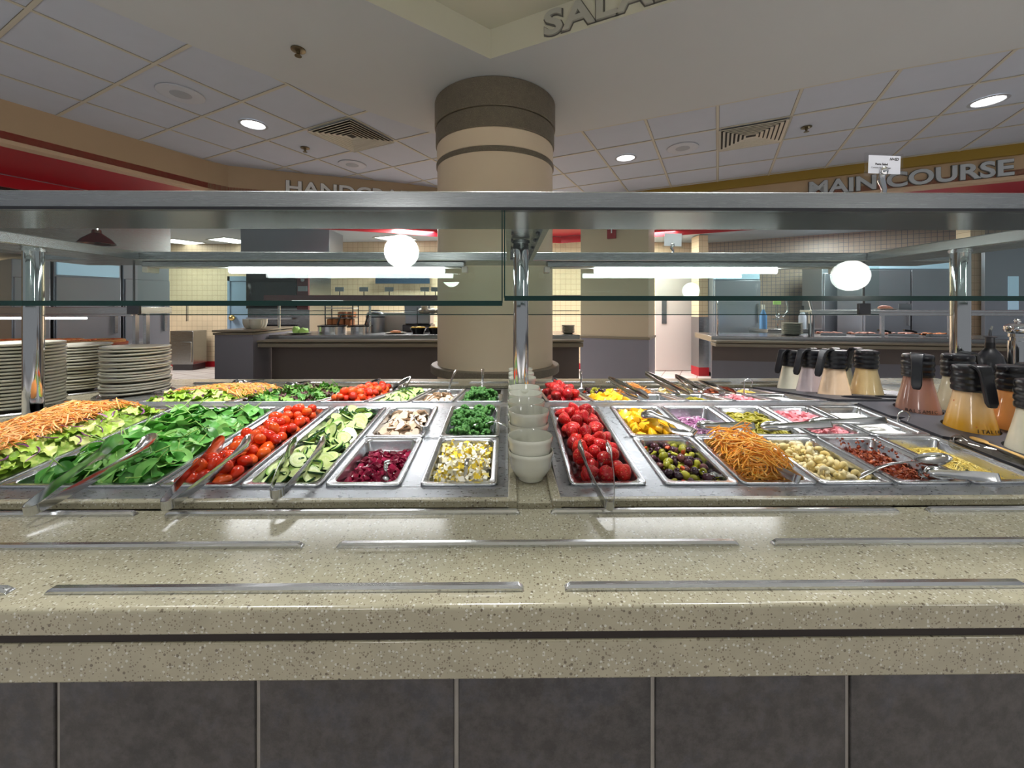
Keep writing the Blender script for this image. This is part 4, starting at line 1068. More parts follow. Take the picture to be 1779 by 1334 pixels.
pan = make_pan(.985, 1.151, FR, MD, .039, 'small steel pan of shredded yellow cheese, front well')
shreds(pan, 1300, .022, .0017, .0015, edge_fall(pan, (-.038, -.008), .06), 13, bend=.5, name='shredded_cheese', mat='cheese', label='shredded yellow cheese in the front pan by the dressing rack', cat='shredded cheese')
pan = make_pan(.985, 1.151, MD, BK, .025, 'small steel pan of cottage cheese behind the yellow cheese, front well')
bed(pan, edge_fall(pan, (-.0235, -.009), .03), 'cottage_cheese', 'cottage', 'white cottage cheese in the pan behind the yellow cheese', 'cottage cheese', rough=.0012, res=.003)
# ---- rear well
def rp(x0, x1, ya, yb, d, what, row='rear well'): return make_pan(x0, x1, ya, yb, d, f'{what}, {row}')
pan = rp(-1.325, -.988, RF, RB, .022, 'wide steel pan of carrot salad beside the plates'); fb = edge_fall(pan, (-.0205, .02), .07, .7)
bed(pan, fb, 'rear_lettuce', 'lettuce_bed', 'pale lettuce under shredded carrots in the rear left pan', 'lettuce', rough=.001)
flats(pan, rom, 90, .022, .004, 'lettuce_piece', 'light green romaine piece in the rear left pan', 'lettuce', 'romaine pieces in the rear left pan', fb, 111, tilt=.5)
shreds(pan, 900, .038, .0036, .0022, edge_fall(pan, (-.014, .029), .07, .6), 105, name='shredded_carrot', mat='carrot_light', label='shredded carrot on lettuce in the rear left pan', cat='shredded carrot', region=dict(x0=-.13, x1=.13, y0=-.12, y1=.19))
shreds(pan, 60, .030, .0046, .002, edge_fall(pan, (-.010, .0345), .07, .6), 106, bend=.8, name='shredded_cabbage', mat='cabbage', label='purple cabbage shreds on the rear heap of shredded carrot', cat='cabbage')
pan = rp(-.984, -.669, RF, RB, .022, 'wide steel pan of red and green spring mix')
fb = edge_fall(pan, (-.0205, .012), .07, .7); bed(pan, fb, 'spring_mix_bed', 'spring_mix', 'packed spring mix underneath the loose leaves in the rear pan', 'spring mix', rough=.001)
flats(pan, mixl, 130, .026, .005, 'spring_mix_leaf', 'curly red or green leaf in the rear pan of spring mix', 'salad leaf', 'spring mix leaves in the rear pan', fb, 112, tilt=.7, foot=.6)
pan = rp(-.664, -.500, RF, RB, .024, 'long steel pan of orange-red tomatoes'); tom(pan, 125, (-.010, .022), 121, 'rear')
pan = rp(-.496, -.347, RF, RB, .021, 'long steel pan of cucumber slices'); cuc(pan, 125, (-.012, .012), 131, 'rear')
pan = rp(-.341, -.191, RF, RM, .026, 'small steel pan of sliced mushrooms'); mus(pan, 130, (-.020, .006), 142, 'rear')
pan = rp(-.341, -.191, RM, RB, .035, 'small steel pan of diced beets behind the mushrooms'); bee(pan, 100, (-.024, -.012), 141, 'rear')
pan = rp(-.184, -.020, RF, RM, .028, 'small steel pan of broccoli'); bro(pan, 110, (-.010, .018), 161, 'rear')
pan = rp(.133, .293, RF, RB, .028, 'long steel pan of strawberries'); ber(pan, 120, (-.008, .022), 171, 'rear')
pan = rp(.297, .461, RF, RM, .031, 'small steel pan of mango chunks'); man(pan, 110, (-.016, .002), 182, 'rear')
pan = rp(.297, .461, RM, RB, .041, 'small steel pan of mixed olives behind the mango'); oli(pan, 130, (-.020, .0), 181, 'rear')
pan = rp(.465, .632, RF, RM, .043, 'small steel pan of red onion')
shreds(pan, 110, .036, .0034, .0028, edge_fall(pan, (-.042, -.018), .075), 110, name='sliced_onion', mat='onion', label='pink sliced red onion in the rear well', cat='red onion', loop=3.6)
pan = rp(.465, .632, RM, RB, .032, 'small steel pan of carrot strips behind the onion')
shreds(pan, 260, .05, .0034, .003, edge_fall(pan, (-.031, .004), .07), 109, bend=.8, name='carrot_strips', mat='carrot_light', label='orange carrot strips in the pan behind the onion of the rear well', cat='carrot strips')
pan = rp(.636, .800, RF, RM, .027, 'small steel pan of pickled jalapeno'); jal(pan, 115, (-.020, -.006), 202, 'rear')
pan = rp(.636, .800, RM, RB, .041, 'small steel pan of pasta salad behind the jalapeno'); pas(pan, 150, (-.024, -.004), 201, 'rear')
pan = rp(.804, .962, RF, RM, .025, 'small steel pan of diced ham'); hm(pan, 130, (-.016, .0), 203, 'rear')
pan = rp(.804, .962, RM, RB, .041, 'small steel pan of bacon bits behind the ham')
egg(pan, 300, 152, 'bacon_bits', 'crumbled brown bacon bits behind the ham of the rear well', edge_fall(pan, (-.04, -.016), .06), 'bacon', .0075)
pan = rp(.966, 1.134, RF, RM, .032, 'small steel pan of cottage cheese')
bed(pan, edge_fall(pan, (-.0305, -.008), .04), 'cottage_cheese', 'cottage', 'white cottage cheese in the rear well', 'cottage cheese', rough=.0012)
pan = rp(.966, 1.134, RM, RB, .037, 'small steel pan of shredded cheese behind the cottage cheese')
shreds(pan, 260, .028, .0024, .002, edge_fall(pan, (-.036, -.004), .06), 113, bend=.5, name='shredded_cheese', mat='cheese', label='shredded yellow cheese in the rear well', cat='shredded cheese')

# ------------------------------------------------------------------ tongs, spoons, bowls, plates, dressings
def strip_mesh(path, widths, cup, side, th=.0014):
    """a tong arm: strip on edge along path; widths across z; cup curves the far end towards side"""
    m = MB(); n = len(path); nv = 7; A = []; Bk = []
    for i, p in enumerate(path):
        t = (Vector(path[min(n - 1, i + 1)]) - Vector(path[max(0, i - 1)])).normalized(); nx = Vector((t.y, -t.x, 0)).normalized() * side
        for j in range(nv):
            q = j / (nv - 1) * 2 - 1
            base = Vector(p) + Vector((0, 0, q * widths[i] / 2)) + nx * (cup[i] * (1 - q * q))
            A.append(base); Bk.append(base + nx * th)
    f = [(i * nv + j, (i + 1) * nv + j, (i + 1) * nv + j + 1, i * nv + j + 1) for i in range(n - 1) for j in range(nv - 1)]
    N = n * nv
    f2 = [tuple(N + k for k in reversed(q)) for q in f]
    rim = [j for j in range(nv)] + [i * nv + nv - 1 for i in range(1, n)] + [(n - 1) * nv + j for j in range(nv - 2, -1, -1)] + [i * nv for i in range(n - 2, 0, -1)]
    f3 = [(rim[k], rim[(k + 1) % len(rim)], N + rim[(k + 1) % len(rim)], N + rim[k]) for k in range(len(rim))]
    m.add(A + Bk, f + f2 + f3); return m
def tongs(base, tip, spread, label, roll=0.0, end=.036, clear=False, length=None, gap=.012):
    base, tip = Vector(base), Vector(tip); d = tip - base; L = length or d.length; d.normalize()
    x = d.cross(Vector((0, 0, 1))).normalized(); z = x.cross(d)
    M = Matrix(((x.x, d.x, z.x, base.x), (x.y, d.y, z.y, base.y), (x.z, d.z, z.z, base.z), (0, 0, 0, 1))) @ Matrix.Rotation(roll, 4, 'Y')
    t = thing('serving_tongs', label, 'tongs', group='serving tongs on the salad bar'); t.matrix_basis = M
    mt = 'clear_plastic' if clear else 'tong_steel'
    ts = [0, .08, .2, .35, .5, .62, .70, .76, .82, .88, .93, .97, 1.0]
    for sd in (-1, 1):
        path = [(sd * (gap * .5 + (spread / 2 - gap * .5) * (k ** .9) + .006 * math.sin(math.pi * k)), .01 + (L - .01) * k, 0) for k in ts]
        wd = [.017, .018, .019, .018, .016, .017, .022, .029, end, end * 1.02, end * .9, end * .66, end * .3]
        cup = [0, .0005, .001, .001, .001, .002, .004, .006, .008, .008, .006, .004, .001]
        obj('arm', strip_mesh(path, wd, cup, sd), mt, t, smooth=60)
    bend = [(gap * .5 * math.cos(a) * 1.0, .010 - .010 * math.sin(a), 0) for a in [math.pi * k / 10 for k in range(11)]]
    obj('spring_bend', strip_mesh(bend, [.017] * 11, [0] * 11, 1), mt, t, smooth=60)
    return t
def spoon(base, tip, label, r=.024, name='serving_spoon', mat='tong_steel', curve=.012, hw=.006, elong=1.35):
    """handle from base to the bowl at tip; bowl opens upward"""
    base, tip = Vector(base), Vector(tip); d = tip - base; L = d.length; d.normalize(); x = d.cross(Vector((0, 0, 1))).normalized(); z = x.cross(d)
    t = thing(name, label, 'spoon', group='serving spoons in the pans'); t.matrix_basis = Matrix(((x.x, d.x, z.x, base.x), (x.y, d.y, z.y, base.y), (x.z, d.z, z.z, base.z), (0, 0, 0, 1)))
    Lh = max(.02, L - r * elong)
    obj('handle', MB().tube([(0, Lh * k, curve * math.sin(math.pi * k)) for k in [i / 8 for i in range(9)]], [hw * 1.1, hw * 1.15, hw, hw * .9, hw * .8, hw * .75, hw * .7, hw * .7, hw * .8], 10, flat=.28), mat, t, smooth=70)
    m = MB(); n = 22; loops = []
    for k in range(7):
        q = 1 - k / 6; s = math.sin(q * math.pi / 2) if q else .02
        loops.append([Vector((r * s * math.cos(2 * math.pi * i / n), Lh + r * elong * .96 + r * elong * s * math.sin(2 * math.pi * i / n), -.45 * r * math.cos(q * math.pi / 2))) for i in range(n)])
    inner = [[p + Vector((0, 0, .0012)) for p in lp] for lp in loops]
    m.rings(loops[::-1] + inner, fill_first=True, fill_last=True)
    obj('spoon_bowl', m, mat, t, smooth=70)
    return t
def W(u, v, h=0.0, y=None):
    """point on the sloped well tops (h above them) seen at pixel u, v"""
    d = ray(u, v)
    for sg in (1, -1):
        z0, yr, s = (.9, .851, SLOPE) if sg > 0 else (.943, 1.43, -SLOPE)
        # CAMZ + d.z t = z0 + h + s (d.y t - yr)
        t = (z0 + h - s * yr - CAMZ) / (d.z - s * d.y)
        if (sg > 0 and d.y * t <= 1.39) or sg < 0: return Vector((d.x * t, d.y * t, CAMZ + d.z * t))
tongs(G(45, 890, .912), W(245, 762, .046), .075, 'steel tongs resting on spinach, bend over the front left slide rail', end=.05, gap=.022)
tongs(G(285, 880, .913), W(415, 762, .032), .062, 'steel tongs resting on the front grape tomatoes', end=.042, gap=.020)
tongs(G(478, 860, .917), W(540, 762, .030), .062, 'steel tongs resting on the front cucumber slices', end=.03, gap=.022)
tongs(G(1060, 880, .911), W(1030, 766, .036), .060, 'steel tongs lying over the front strawberries', end=.022, gap=.016)
tongs(W(1209, 752, .022), W(1118, 724, .012), .030, 'steel scoop tongs lying on the front mango chunks', end=.042, roll=1.1)
tongs(W(1312, 740, .016), W(1210, 742, -.008), .03, 'steel tongs reaching into the front red onion', end=.03, roll=.5)
tongs(W(1446, 737, .016), W(1318, 744, -.004), .03, 'steel tongs lying across the front jalapeno and ham', end=.03, roll=.5)
tongs(W(1541, 730, .016), W(1400, 736, -.002), .03, 'steel tongs lying across the front ham and cottage cheese', end=.03, roll=.4)
tongs(W(1389, 834, .014), W(1298, 786, -.004), .055, 'steel tongs in the front orange carrot strips', end=.034, roll=.35)
tongs(W(1738, 830, .014), W(1600, 822, -.006), .04, 'steel tongs in the front bacon bits, bend towards the cheese', end=.03, roll=.4)
tongs(W(1790, 806, .014), W(1662, 772, -.002), .05, 'clear plastic tongs in the shredded yellow cheese', end=.04, roll=.5, clear=True)
spoon(W(1490, 830, -.012), W(1622, 796, .020), 'large steel spoon lying across the pasta salad and bacon bits', .026, elong=1.5)
spoon(W(1790, 800, .012), W(1700, 764, .008), 'yellow wooden spoon beside the dressing rack', .012, 'wooden_spoon', 'wood_spoon', .002, .007, 1.8)
spoon(W(1195, 826, -.026), W(1250, 824, -.012), 'short steel spoon in the front olives', .016)
spoon(W(674, 800, .012), W(668, 838, -.022), 'small steel spoon stuck in the front beets', .012)
spoon(W(812, 796, .010), W(808, 838, -.012), 'small steel spoon stuck in the front chopped egg', .012)
spoon(W(880, 741, .012), W(828, 738, .004), 'small grey spoon in the front broccoli', .016)
tongs(W(738, 746, .002), W(730, 724, -.008), .03, 'short steel tongs in the front mushrooms', end=.024, gap=.02)
# rear wells: handles rise towards the other side
def back(u0, v0, u1, v1, y0, y1, lb, kind='spoon', **k):
    a, b = P(u0, v0, y0), P(u1, v1, y1)
    return (spoon if kind == 'spoon' else tongs)(a, b, *((lb,) if kind == 'spoon' else (k.pop('spread', .04), lb)), **k)
back(793, 643, 778, 681, 1.93, 1.76, 'thin steel spoon handle rising from the rear beets', r=.014)
back(839, 641, 838, 683, 1.72, 1.56, 'thin steel spoon handle rising from the rear broccoli', r=.016)
back(1009, 645, 1010, 677, 1.93, 1.80, 'thin steel spoon handle rising from the rear olives', r=.014)
back(1058, 657, 1118, 690, 1.90, 1.52, 'long steel tongs over the rear mango and onion', 'tongs', end=.03)
back(1122, 648, 1190, 684, 1.94, 1.58, 'steel tongs over the rear carrot strips', 'tongs', end=.026)
back(1174, 653, 1214, 679, 1.97, 1.70, 'dark steel tongs over the rear pasta salad', 'tongs', end=.026)
back(1214, 663, 1270, 683, 1.96, 1.62, 'steel tongs over the rear bacon bits and ham', 'tongs', end=.026)
back(660, 660, 630, 675, 1.99, 1.82, 'steel tongs at the far end of the rear tomatoes', 'tongs', end=.034)
back(712, 657, 690, 676, 1.97, 1.80, 'steel tongs at the far end of the rear cucumbers', 'tongs', end=.034)
back(460, 662, 408, 668, 1.99, 1.86, 'steel tongs at the far end of the rear carrot salad', 'tongs', end=.04)
back(540, 664, 500, 672, 1.99, 1.86, 'steel tongs at the far end of the rear spring mix', 'tongs', end=.034)
back(962, 658, 968, 676, 1.97, 1.84, 'steel tongs at the far end of the rear strawberries', 'tongs', end=.03)
def hook(u, v, h, y, label):
    c = P(u, v, y)
    t = thing('wire_hook', label, 'utensil', c); r = .017
    pts = [(-r, 0, -h)] + [(r * math.cos(a), 0, r * math.sin(a) - .004) for a in [math.pi - math.pi * k / 10 for k in range(11)]] + [(r * .6, 0, -.018)]
    obj('wire', MB().tube(pts, .0022, 8), 'tong_steel', t, smooth=70)
    obj('disc', MB().lathe([(.0, 0), (.018, 0), (.018, .002), (0, .002)], 20, Matrix.Translation((-r, 0, -h))), 'tong_steel', t)
c = W(1552, 742, -.014); hook(1570, 722, P(1570, 722, c.y).z - c.z, c.y, 'steel ring handled scoop standing in the front cottage cheese')
c = P(1302, 690, 1.62); hook(1300, 664, P(1300, 664, 1.62).z - c.z, 1.62, 'steel ring handled scoop standing between rear ham and cottage cheese')
# --- bowls in the stone channel
def bowl_mesh():
    R = .05; out = [(.0, .0), (.026, .0), (.028, .002), (.0285, .006), (.036, .013), (.043, .026), (.0465, .042), (.0478, .052), (.0495, .0555), (.05, .061), (.0492, .064), (.0478, .064)]
    inn = [(.0465, .060), (.0445, .045), (.040, .028), (.032, .015), (.018, .009), (0, .008)]
    return MB().lathe(out + inn, 40, caps=False).mesh('bowl', 'china', 60)
BM = bowl_mesh(); BXC = P(922.5, 750, .9).x
names = ['nearest the viewer', 'second from the viewer', 'third from the viewer', 'fourth from the viewer', 'just in front of the chrome post', 'just behind the chrome post', 'second behind the chrome post', 'at the far end of the channel']
for k, y in enumerate((.902, 1.003, 1.104, 1.204, 1.297, 1.478, 1.58, 1.685)):
    for j in range(2 if k == 0 else 3):
        o = link('soup_bowl', BM, loc=(BXC + rnd.uniform(-.002, .002), y, .8935 + .031 * j), rot=(rnd.uniform(-.01, .01), 0, rnd.uniform(0, 6)))
        tag(o, f"{['bottom', 'top' if k == 0 else 'middle', 'top'][j]} white china bowl of the stack {names[k]}", 'bowl', 'white china bowls stacked in the stone channel')
# --- plates
def plate_mesh():
    R = .1135
    prof = [(0, .0), (.060, .0), (.063, .003), (.08, .008), (.104, .0145), (R - .002, .0132), (R + .0012, .0148), (R + .0020, .0180), (R + .0012, .0210), (R - .003, .0220), (.100, .0205), (.080, .0150), (.066, .0118), (0, .0115)]
    return MB().lathe(prof, 56, caps=False).mesh('plate', 'plate_china', 50)
PM = plate_mesh()
def plates(c, z0, ztop, what, lean=0.0):
    n = int((ztop - z0 - .0218) / .0122) + 1
    for k in range(n):
        z = z0 + k * .0122
        o = link('dinner_plate', PM, loc=(c[0] + rnd.uniform(-.0025, .0025), c[1] + rnd.uniform(-.0025, .0025), z), rot=(lean * .5, lean, rnd.uniform(0, 6)))
        tag(o, ('topmost' if k == n - 1 else 'lowest' if k == 0 else 'pale') + f" dinner plate of the {what}" + ('' if k in (0, n - 1) else ', between top and bottom'), 'plate', f'plates of the {what}')
    t = thing('plate_dispenser', f'steel ring plate dispenser under the {what}', 'plate dispenser', (c[0], c[1], SL + .014), group='plate dispensers set in the counter')
    obj('ring', MB().lathe([(.085, 0), (.135, 0), (.137, .004), (.131, .008), (.122, .006), (.119, .002), (.085, .002)], 48, caps=False), 'steel', t)
zc_ = SL + .014
fs = P(36, 700, 1.515); plates((fs.x, 1.515), zc_ + .004, P(60, 598, 1.42).z, 'plate stack behind the chrome post', 0)
ms = P(133, 640, 1.845); plates((ms.x, 1.845), zc_ + .004, P(160, 600, 1.73).z, 'plate stack between two others', .012)
rs = P(237, 640, 1.765); plates((rs.x, 1.765), zc_ + .004, P(237, 600, 1.65).z, 'plate stack beside the rear carrot salad', -.022)
# --- dressing rack and pitchers
def rack(name, y0, y1, cols, label, rows):
    x0, x1 = 1.158, 1.50; sg = 1 if y0 < 1.38 else -1; ym = (y0 + y1) / 2
    t = thing(name, label, 'rack', (0, 0, 0)); m = MB(); th = .006
    xs = [1.3 - .0, 1.428]; r = .0585
    # top plate with round holes: each cell is a square ring around a hole
    ybs = [y0] + [(rows[i] + rows[i + 1]) / 2 for i in range(len(rows) - 1)] + [y1]; xbs = [x0, 1.362, x1]
    for i, yc in enumerate(rows):
        for j, xc in enumerate(xs):
            N = 32; lp = []; rg = []
            for k in range(N):
                a = 2 * math.pi * k / N; ca, sa = math.cos(a), math.sin(a)
                rg.append(Vector((xc + r * ca, yc + r * sa, 0)))
                bx = (xbs[j + 1] - xc) if ca > 0 else (xc - xbs[j]); by = (ybs[i + 1] - yc) if sa > 0 else (yc - ybs[i])
                f = min(bx / abs(ca) if abs(ca) > 1e-6 else 9, by / abs(sa) if abs(sa) > 1e-6 else 9); lp.append(Vector((xc + f * ca, yc + f * sa, 0)))
            sh = lambda L, dz: [Vector((p.x, p.y, wz(p.y) if (p.y < 1.38) == (sg > 0) else wz(ym) + SLOPE * sg * (p.y - ym))) + Vector((0, 0, dz)) for p in L]
            m.rings([sh(lp, -.004), sh(lp, .004), sh(rg, .004), sh(rg, -.03)], fill_last=False)
    obj('top_plate', m, 'tray_plastic', t, smooth=30)
    obj('well_floor', MB().prism([(y0 + .004, wz(y0) - .034), (y1 - .004, wz(y1) - .034), (y1 - .004, wz(y1) - .030), (y0 + .004, wz(y0) - .030)], x0 + .004, x1 - .004, Matrix(((0, 0, 1, 0), (1, 0, 0, 0), (0, 1, 0, 0), (0, 0, 0, 1)))), 'tray_plastic', t, smooth=0)
rack('dressing_rack', .853, 1.352, 2, 'dark grey dressing rack with round holes, front well', [.990, 1.137, 1.284])
rack('dressing_rack', 1.43, 1.93, 2, 'dark grey dressing rack with round holes, rear well', [1.492, 1.615, 1.74, 1.865])
def pitcher(x, y, ang, fill, label, word=None, wang=0.0, depth=.017):
    z = wz(y) - depth - .006
    t = thing('dressing_pitcher', label, 'dressing pitcher', (x, y, z), ang, 'dressing pitchers in the dark racks')
    body = [(0, 0), (.048, 0), (.0535, .003), (.0555, .010), (.0552, .020), (.0525, .036), (.047, .062), (.041, .090), (.0362, .114), (.034, .128), (.034, .136), (0, .136)]
    obj('body', MB().lathe(body, 44, caps=False), fill, t, smooth=60)
    lid = [(.034, .130), (.0375, .130), (.0392, .134), (.0392, .141), (.0372, .1445), (.0372, .147), (.0395, .150), (.0395, .158), (.0374, .1615), (.0374, .164), (.0395, .167), (.0395, .176), (.0372, .1795), (.0372, .182), (.0385, .185), (.0385, .194), (.036, .199), (.030, .201), (0, .201)]
    obj('lid', MB().lathe(lid, 40, caps=False), 'black_plastic', t, smooth=45)
    sec = lambda p, tdir, w, th: [Vector((p[0] + nx * th, sy * w, p[1] + nz * th)) for (nx, nz, sy) in [(-tdir[1], tdir[0], 1), (-tdir[1], tdir[0], -1), (tdir[1], -tdir[0], -1), (tdir[1], -tdir[0], 1)]]
    path = [(.020, .200), (.040, .203), (.055, .200), (.064, .188), (.071, .165), (.079, .138), (.087, .112), (.090, .100)]
    loops = []
    for i, p in enumerate(path):
        a, b = path[max(0, i - 1)], path[min(len(path) - 1, i + 1)]; d = Vector((b[0] - a[0], b[1] - a[1])).normalized()
        w = [.016, .017, .016, .013, .012, .0125, .012, .008][i]; th = [.004, .005, .006, .0065, .0065, .007, .0065, .004][i]
        loops.append(sec(p, (d.x, d.y), w, th))
    obj('handle', MB().rings(loops, fill_first=True), 'black_plastic', t, smooth=40, bevel=.003, seg=3)
    obj('spout', MB().box(-.044, -.026, -.012, .012, .186, .199), 'black_plastic', t, bevel=.003)
    if word:                                    # curved lettering around the foot of the body
        hgt = .0115; n = len(word); step = .0098
        lt = MB()
        for i, ch in enumerate(word):
            cu = bpy.data.curves.new('letter', 'FONT'); cu.body = ch; cu.size = .014; cu.extrude = .0002; cu.resolution_u = 2; cu.align_x = 'CENTER'
            tmp = bpy.data.objects.new('letter', cu); COL.objects.link(tmp); bpy.context.view_layer.update()
            me = bpy.data.meshes.new_from_object(tmp); bpy.data.objects.remove(tmp)
            an = wang - ang + (i - (n - 1) / 2) * step / .0535; rr = .0542; sl = -.085
            out = Vector((math.cos(an), math.sin(an), .09)).normalized(); tx = Vector((-math.sin(an), math.cos(an), 0)); up = out.cross(tx)
            vs = [Vector((rr * math.cos(an), rr * math.sin(an), .024)) + tx * v.co.x + up * v.co.y + out * (v.co.z + .0012) for v in me.vertices]
            lt.add(vs, [tuple(p.vertices) for p in me.polygons]); bpy.data.meshes.remove(me)
        o = obj('lettering', lt, 'ink', t, smooth=0)
    return t
FX = [1.30, 1.428]
pitcher(1.30, 1.284, RAD(-137), 'balsamic', 'reddish brown balsamic dressing pitcher, front rack', 'BALSAMIC', RAD(-126))
pitcher(1.30, 1.137, RAD(-113), 'italian', 'layered yellow italian dressing pitcher, front rack', 'ITALIAN', RAD(-92))
pitcher(1.30, .990, RAD(-100), 'ranch', 'cream coloured dressing pitcher cut by the right edge of the photo, front rack')
pitcher(1.428, 1.284, RAD(10), 'blue_cheese', 'pale dressing pitcher behind the italian one, front rack')
pitcher(1.428, 1.137, RAD(5), 'orange_french', 'peach orange dressing pitcher right of the italian one, front rack')
pitcher(1.428, .990, RAD(0), 'thousand_island', 'salmon dressing pitcher at the right edge behind the cream one, front rack')
pitcher(1.30, 1.615, RAD(196), 'thousand_island', 'peach pink dressing pitcher with handle to the left, nearest of the rear rack')
pitcher(1.30, 1.74, RAD(198), 'vinaigrette_mauve', 'mauve dressing pitcher with handle to the left, rear rack')
pitcher(1.30, 1.865, RAD(200), 'ranch', 'white dressing pitcher with handle to the left, farthest of the rear rack')
pitcher(1.428, 1.615, RAD(100), 'honey_mustard', 'tan mustard dressing pitcher, rear rack beside the peach pink one')
pitcher(1.428, 1.74, RAD(80), 'blue_cheese', 'pale dressing pitcher half hidden behind the peach pink one, rear rack')
pitcher(1.428, 1.865, RAD(90), 'balsamic', 'reddish dressing pitcher hidden behind the mauve one, rear rack')
# cruet and pepper mill on the stone beyond the racks
c = P(1720, 610, 1.50)
t = thing('oil_cruet', 'dark oil bottle with steel pour spout beside the pepper mill', 'bottle', (c.x, 1.50, SL + .014)); zt = P(1720, 605, 1.5).z - SL - .014
obj('bottle_body', MB().lathe([(0, 0), (.04, 0), (.043, .004), (.043, zt - .055), (.036, zt - .03), (.02, zt - .008), (.0135, zt), (.0135, zt + .022), (0, zt + .022)], 32, caps=False), 'black_plastic', t)
obj('pourer', MB().lathe([(.0125, zt + .022), (.013, zt + .040), (.019, zt + .041), (.019, zt + .044), (.005, zt + .046), (.003, zt + .07), (0, zt + .07)], 20, caps=False), 'dark_metal', t)
obj('spout', MB().tube([(0, 0, zt + .045), (.001, 0, zt + .06), (.008, 0, zt + .082)], [.004, .0035, .003], 8), 'steel', t)
c = P(1768, 600, 1.46); zt = P(1768, 556, 1.46).z - SL - .014
t = thing('pepper_mill', 'tall polished steel pepper mill at the right edge', 'pepper mill', (c.x, 1.46, SL + .014))
obj('mill_body', MB().lathe([(0, 0), (.030, 0), (.031, .004), (.026, .03), (.022, .06), (.025, zt - .10), (.0245, zt - .075), (.020, zt - .074), (.020, zt - .062), (.0245, zt - .060), (.0245, zt - .048), (0, zt - .048)], 32, caps=False), 'chrome', t)
obj('mill_head', MB().lathe([(.022, zt - .047), (.033, zt - .042), (.036, zt - .033), (.034, zt - .022), (.022, zt - .014), (.006, zt - .011), (0, zt - .011)], 32, caps=False), 'chrome', t)
obj('knob', MB().sphere((0, 0, zt - .004), .009, seg=16, rings=10), 'chrome', t, smooth=180)

# ------------------------------------------------------------------ the serving lines and kitchen behind
def X(u, y): return P(u, 500, y).x
def Z(v, y, u=889): return P(u, v, y).z
def pxbox(u0, u1, v0, v1, y, depth):
    a = P(u0, v1, y); b = P(u1, v0, y)
    return a.x, b.x, y, y + depth, a.z, b.z
# left counter: grey end cabinet, long brown counter
t = thing('end_cabinet', 'tall grey cabinet at the left end of the far serving counter', 'cabinet', (X(406, 4.6), 4.6, 0)); o = Vector((X(406, 4.6), 4.6, 0))
xa, xb = X(373, 4.6), X(440, 4.6); zt = Z(573, 4.6)
obj('body', MB().box(xa - o.x, xb - o.x, 0, .95, 0, zt - .055), 'counter_grey', t, smooth=0)
obj('top', MB().box(xa - o.x - .02, xb - o.x + .01, -.02, .95, zt - .022, zt).box(xa - o.x - .015, xb - o.x, -.012, .95, zt - .055, zt - .030), 'counter_edge', t, bevel=.004)
obj('handle', MB().tube([(xa - o.x, .1, .62), (xa - o.x - .05, .1, .66), (xa - o.x - .05, .1, .74), (xa - o.x, .1, .78)], .02, 8), 'black_plastic', t)
ca, cb = X(440, 4.6) + .015, .86
t = thing('serving_counter', 'long brown fronted serving counter behind the column', 'counter', ((ca + cb) / 2, 4.75, 0)); o = Vector(((ca + cb) / 2, 4.75, 0))
zt = Z(583, 4.75)
obj('front_panel', MB().box(ca - o.x, cb - o.x, .18, .22, 0, zt - .11), 'counter_brown', t, smooth=0)
obj('countertop', MB().box(ca - o.x, cb - o.x, .12, .95, zt - .075, zt), 'steel_soft', t, bevel=.004)
obj('tray_rail', MB().box(ca - o.x, cb - o.x, -.12, .12, zt - .068, zt - .045).box(ca - o.x, cb - o.x, -.10, .14, zt - .125, zt - .078), 'counter_edge', t, bevel=.006)
CZ = zt
# square pillar with grey wainscot
pa, pb = G(1010, 585, .95), None
p0 = Vector((1.14, 6.40, 0)); p1 = Vector((2.045, 5.93, 0)); dp = (p1 - p0).normalized(); nb = Vector((-dp.y, dp.x, 0)); p2 = p1 + nb * .62; p3 = p0 + nb * .62
def quad(off, z0, z1):
    c = (p0 + p1 + p2 + p3) / 4; return MB().prism([((p - c) * (1 + off) + c).to_2d()[:] for p in (p0, p1, p2, p3)], z0, z1)
o = struct(obj('square_pillar', quad(0, .80, FB + .02), 'pillar_beige', smooth=0), 'square beige pillar with grey wainscot right of the round column')
obj('wainscot', quad(.012, 0, .81), 'counter_grey', o, smooth=0); obj('cap_rail', quad(.04, .805, .84), 'counter_edge', o, bevel=.004)
f = obj('alarm_box', B(-.065, .065, -.03, 0, -.12, .10), 'sign_red', smooth=0); c = (p0 * .52 + p1 * .48); f.location = c - nb * .002 + Vector((0, 0, Z(399, 6.1))); f.rotation_euler = (0, 0, math.atan2(dp.y, dp.x)); tag(f, 'small red alarm box high on the square pillar', 'alarm box')
obj('alarm_handle', B(-.008, .008, -.036, -.03, -.04, .05), 'card_white', f, smooth=0)
# white service door and its frame
t = struct(thing('door_1', 'white service door standing behind the square pillar', 'door', (X(1176, 8.2), 8.2, 0)))
w = (X(1214, 8.2) - X(1140, 8.2)) / 2
obj('leaf', B(-w, w, 0, .05, .01, 2.3), 'door_white', t, smooth=0, bevel=.004)
obj('hinge', MB().box(w - .02, w + .03, -.02, .02, .35, .5).box(w - .02, w + .03, -.02, .02, 1.5, 1.65), 'steel', t, smooth=0)
obj('handle_plate', B(-w + .12, -w + .22, -.012, 0, .95, 1.5), 'steel', t, smooth=0, bevel=.004)
o = struct(obj('trim_10', B(X(1214, 7.6), X(1230, 7.6), 7.6, 7.9, 0, FB), 'cream_tile', smooth=0)); 
obj('corner_guard', B(X(1213.4, 7.6), X(1230.6, 7.6), 7.585, 7.9, .12, 1.1), 'steel_soft', o, smooth=0); obj('base', B(X(1213, 7.6), X(1231, 7.6), 7.58, 7.9, 0, .16), 'red_paint', o, smooth=0)
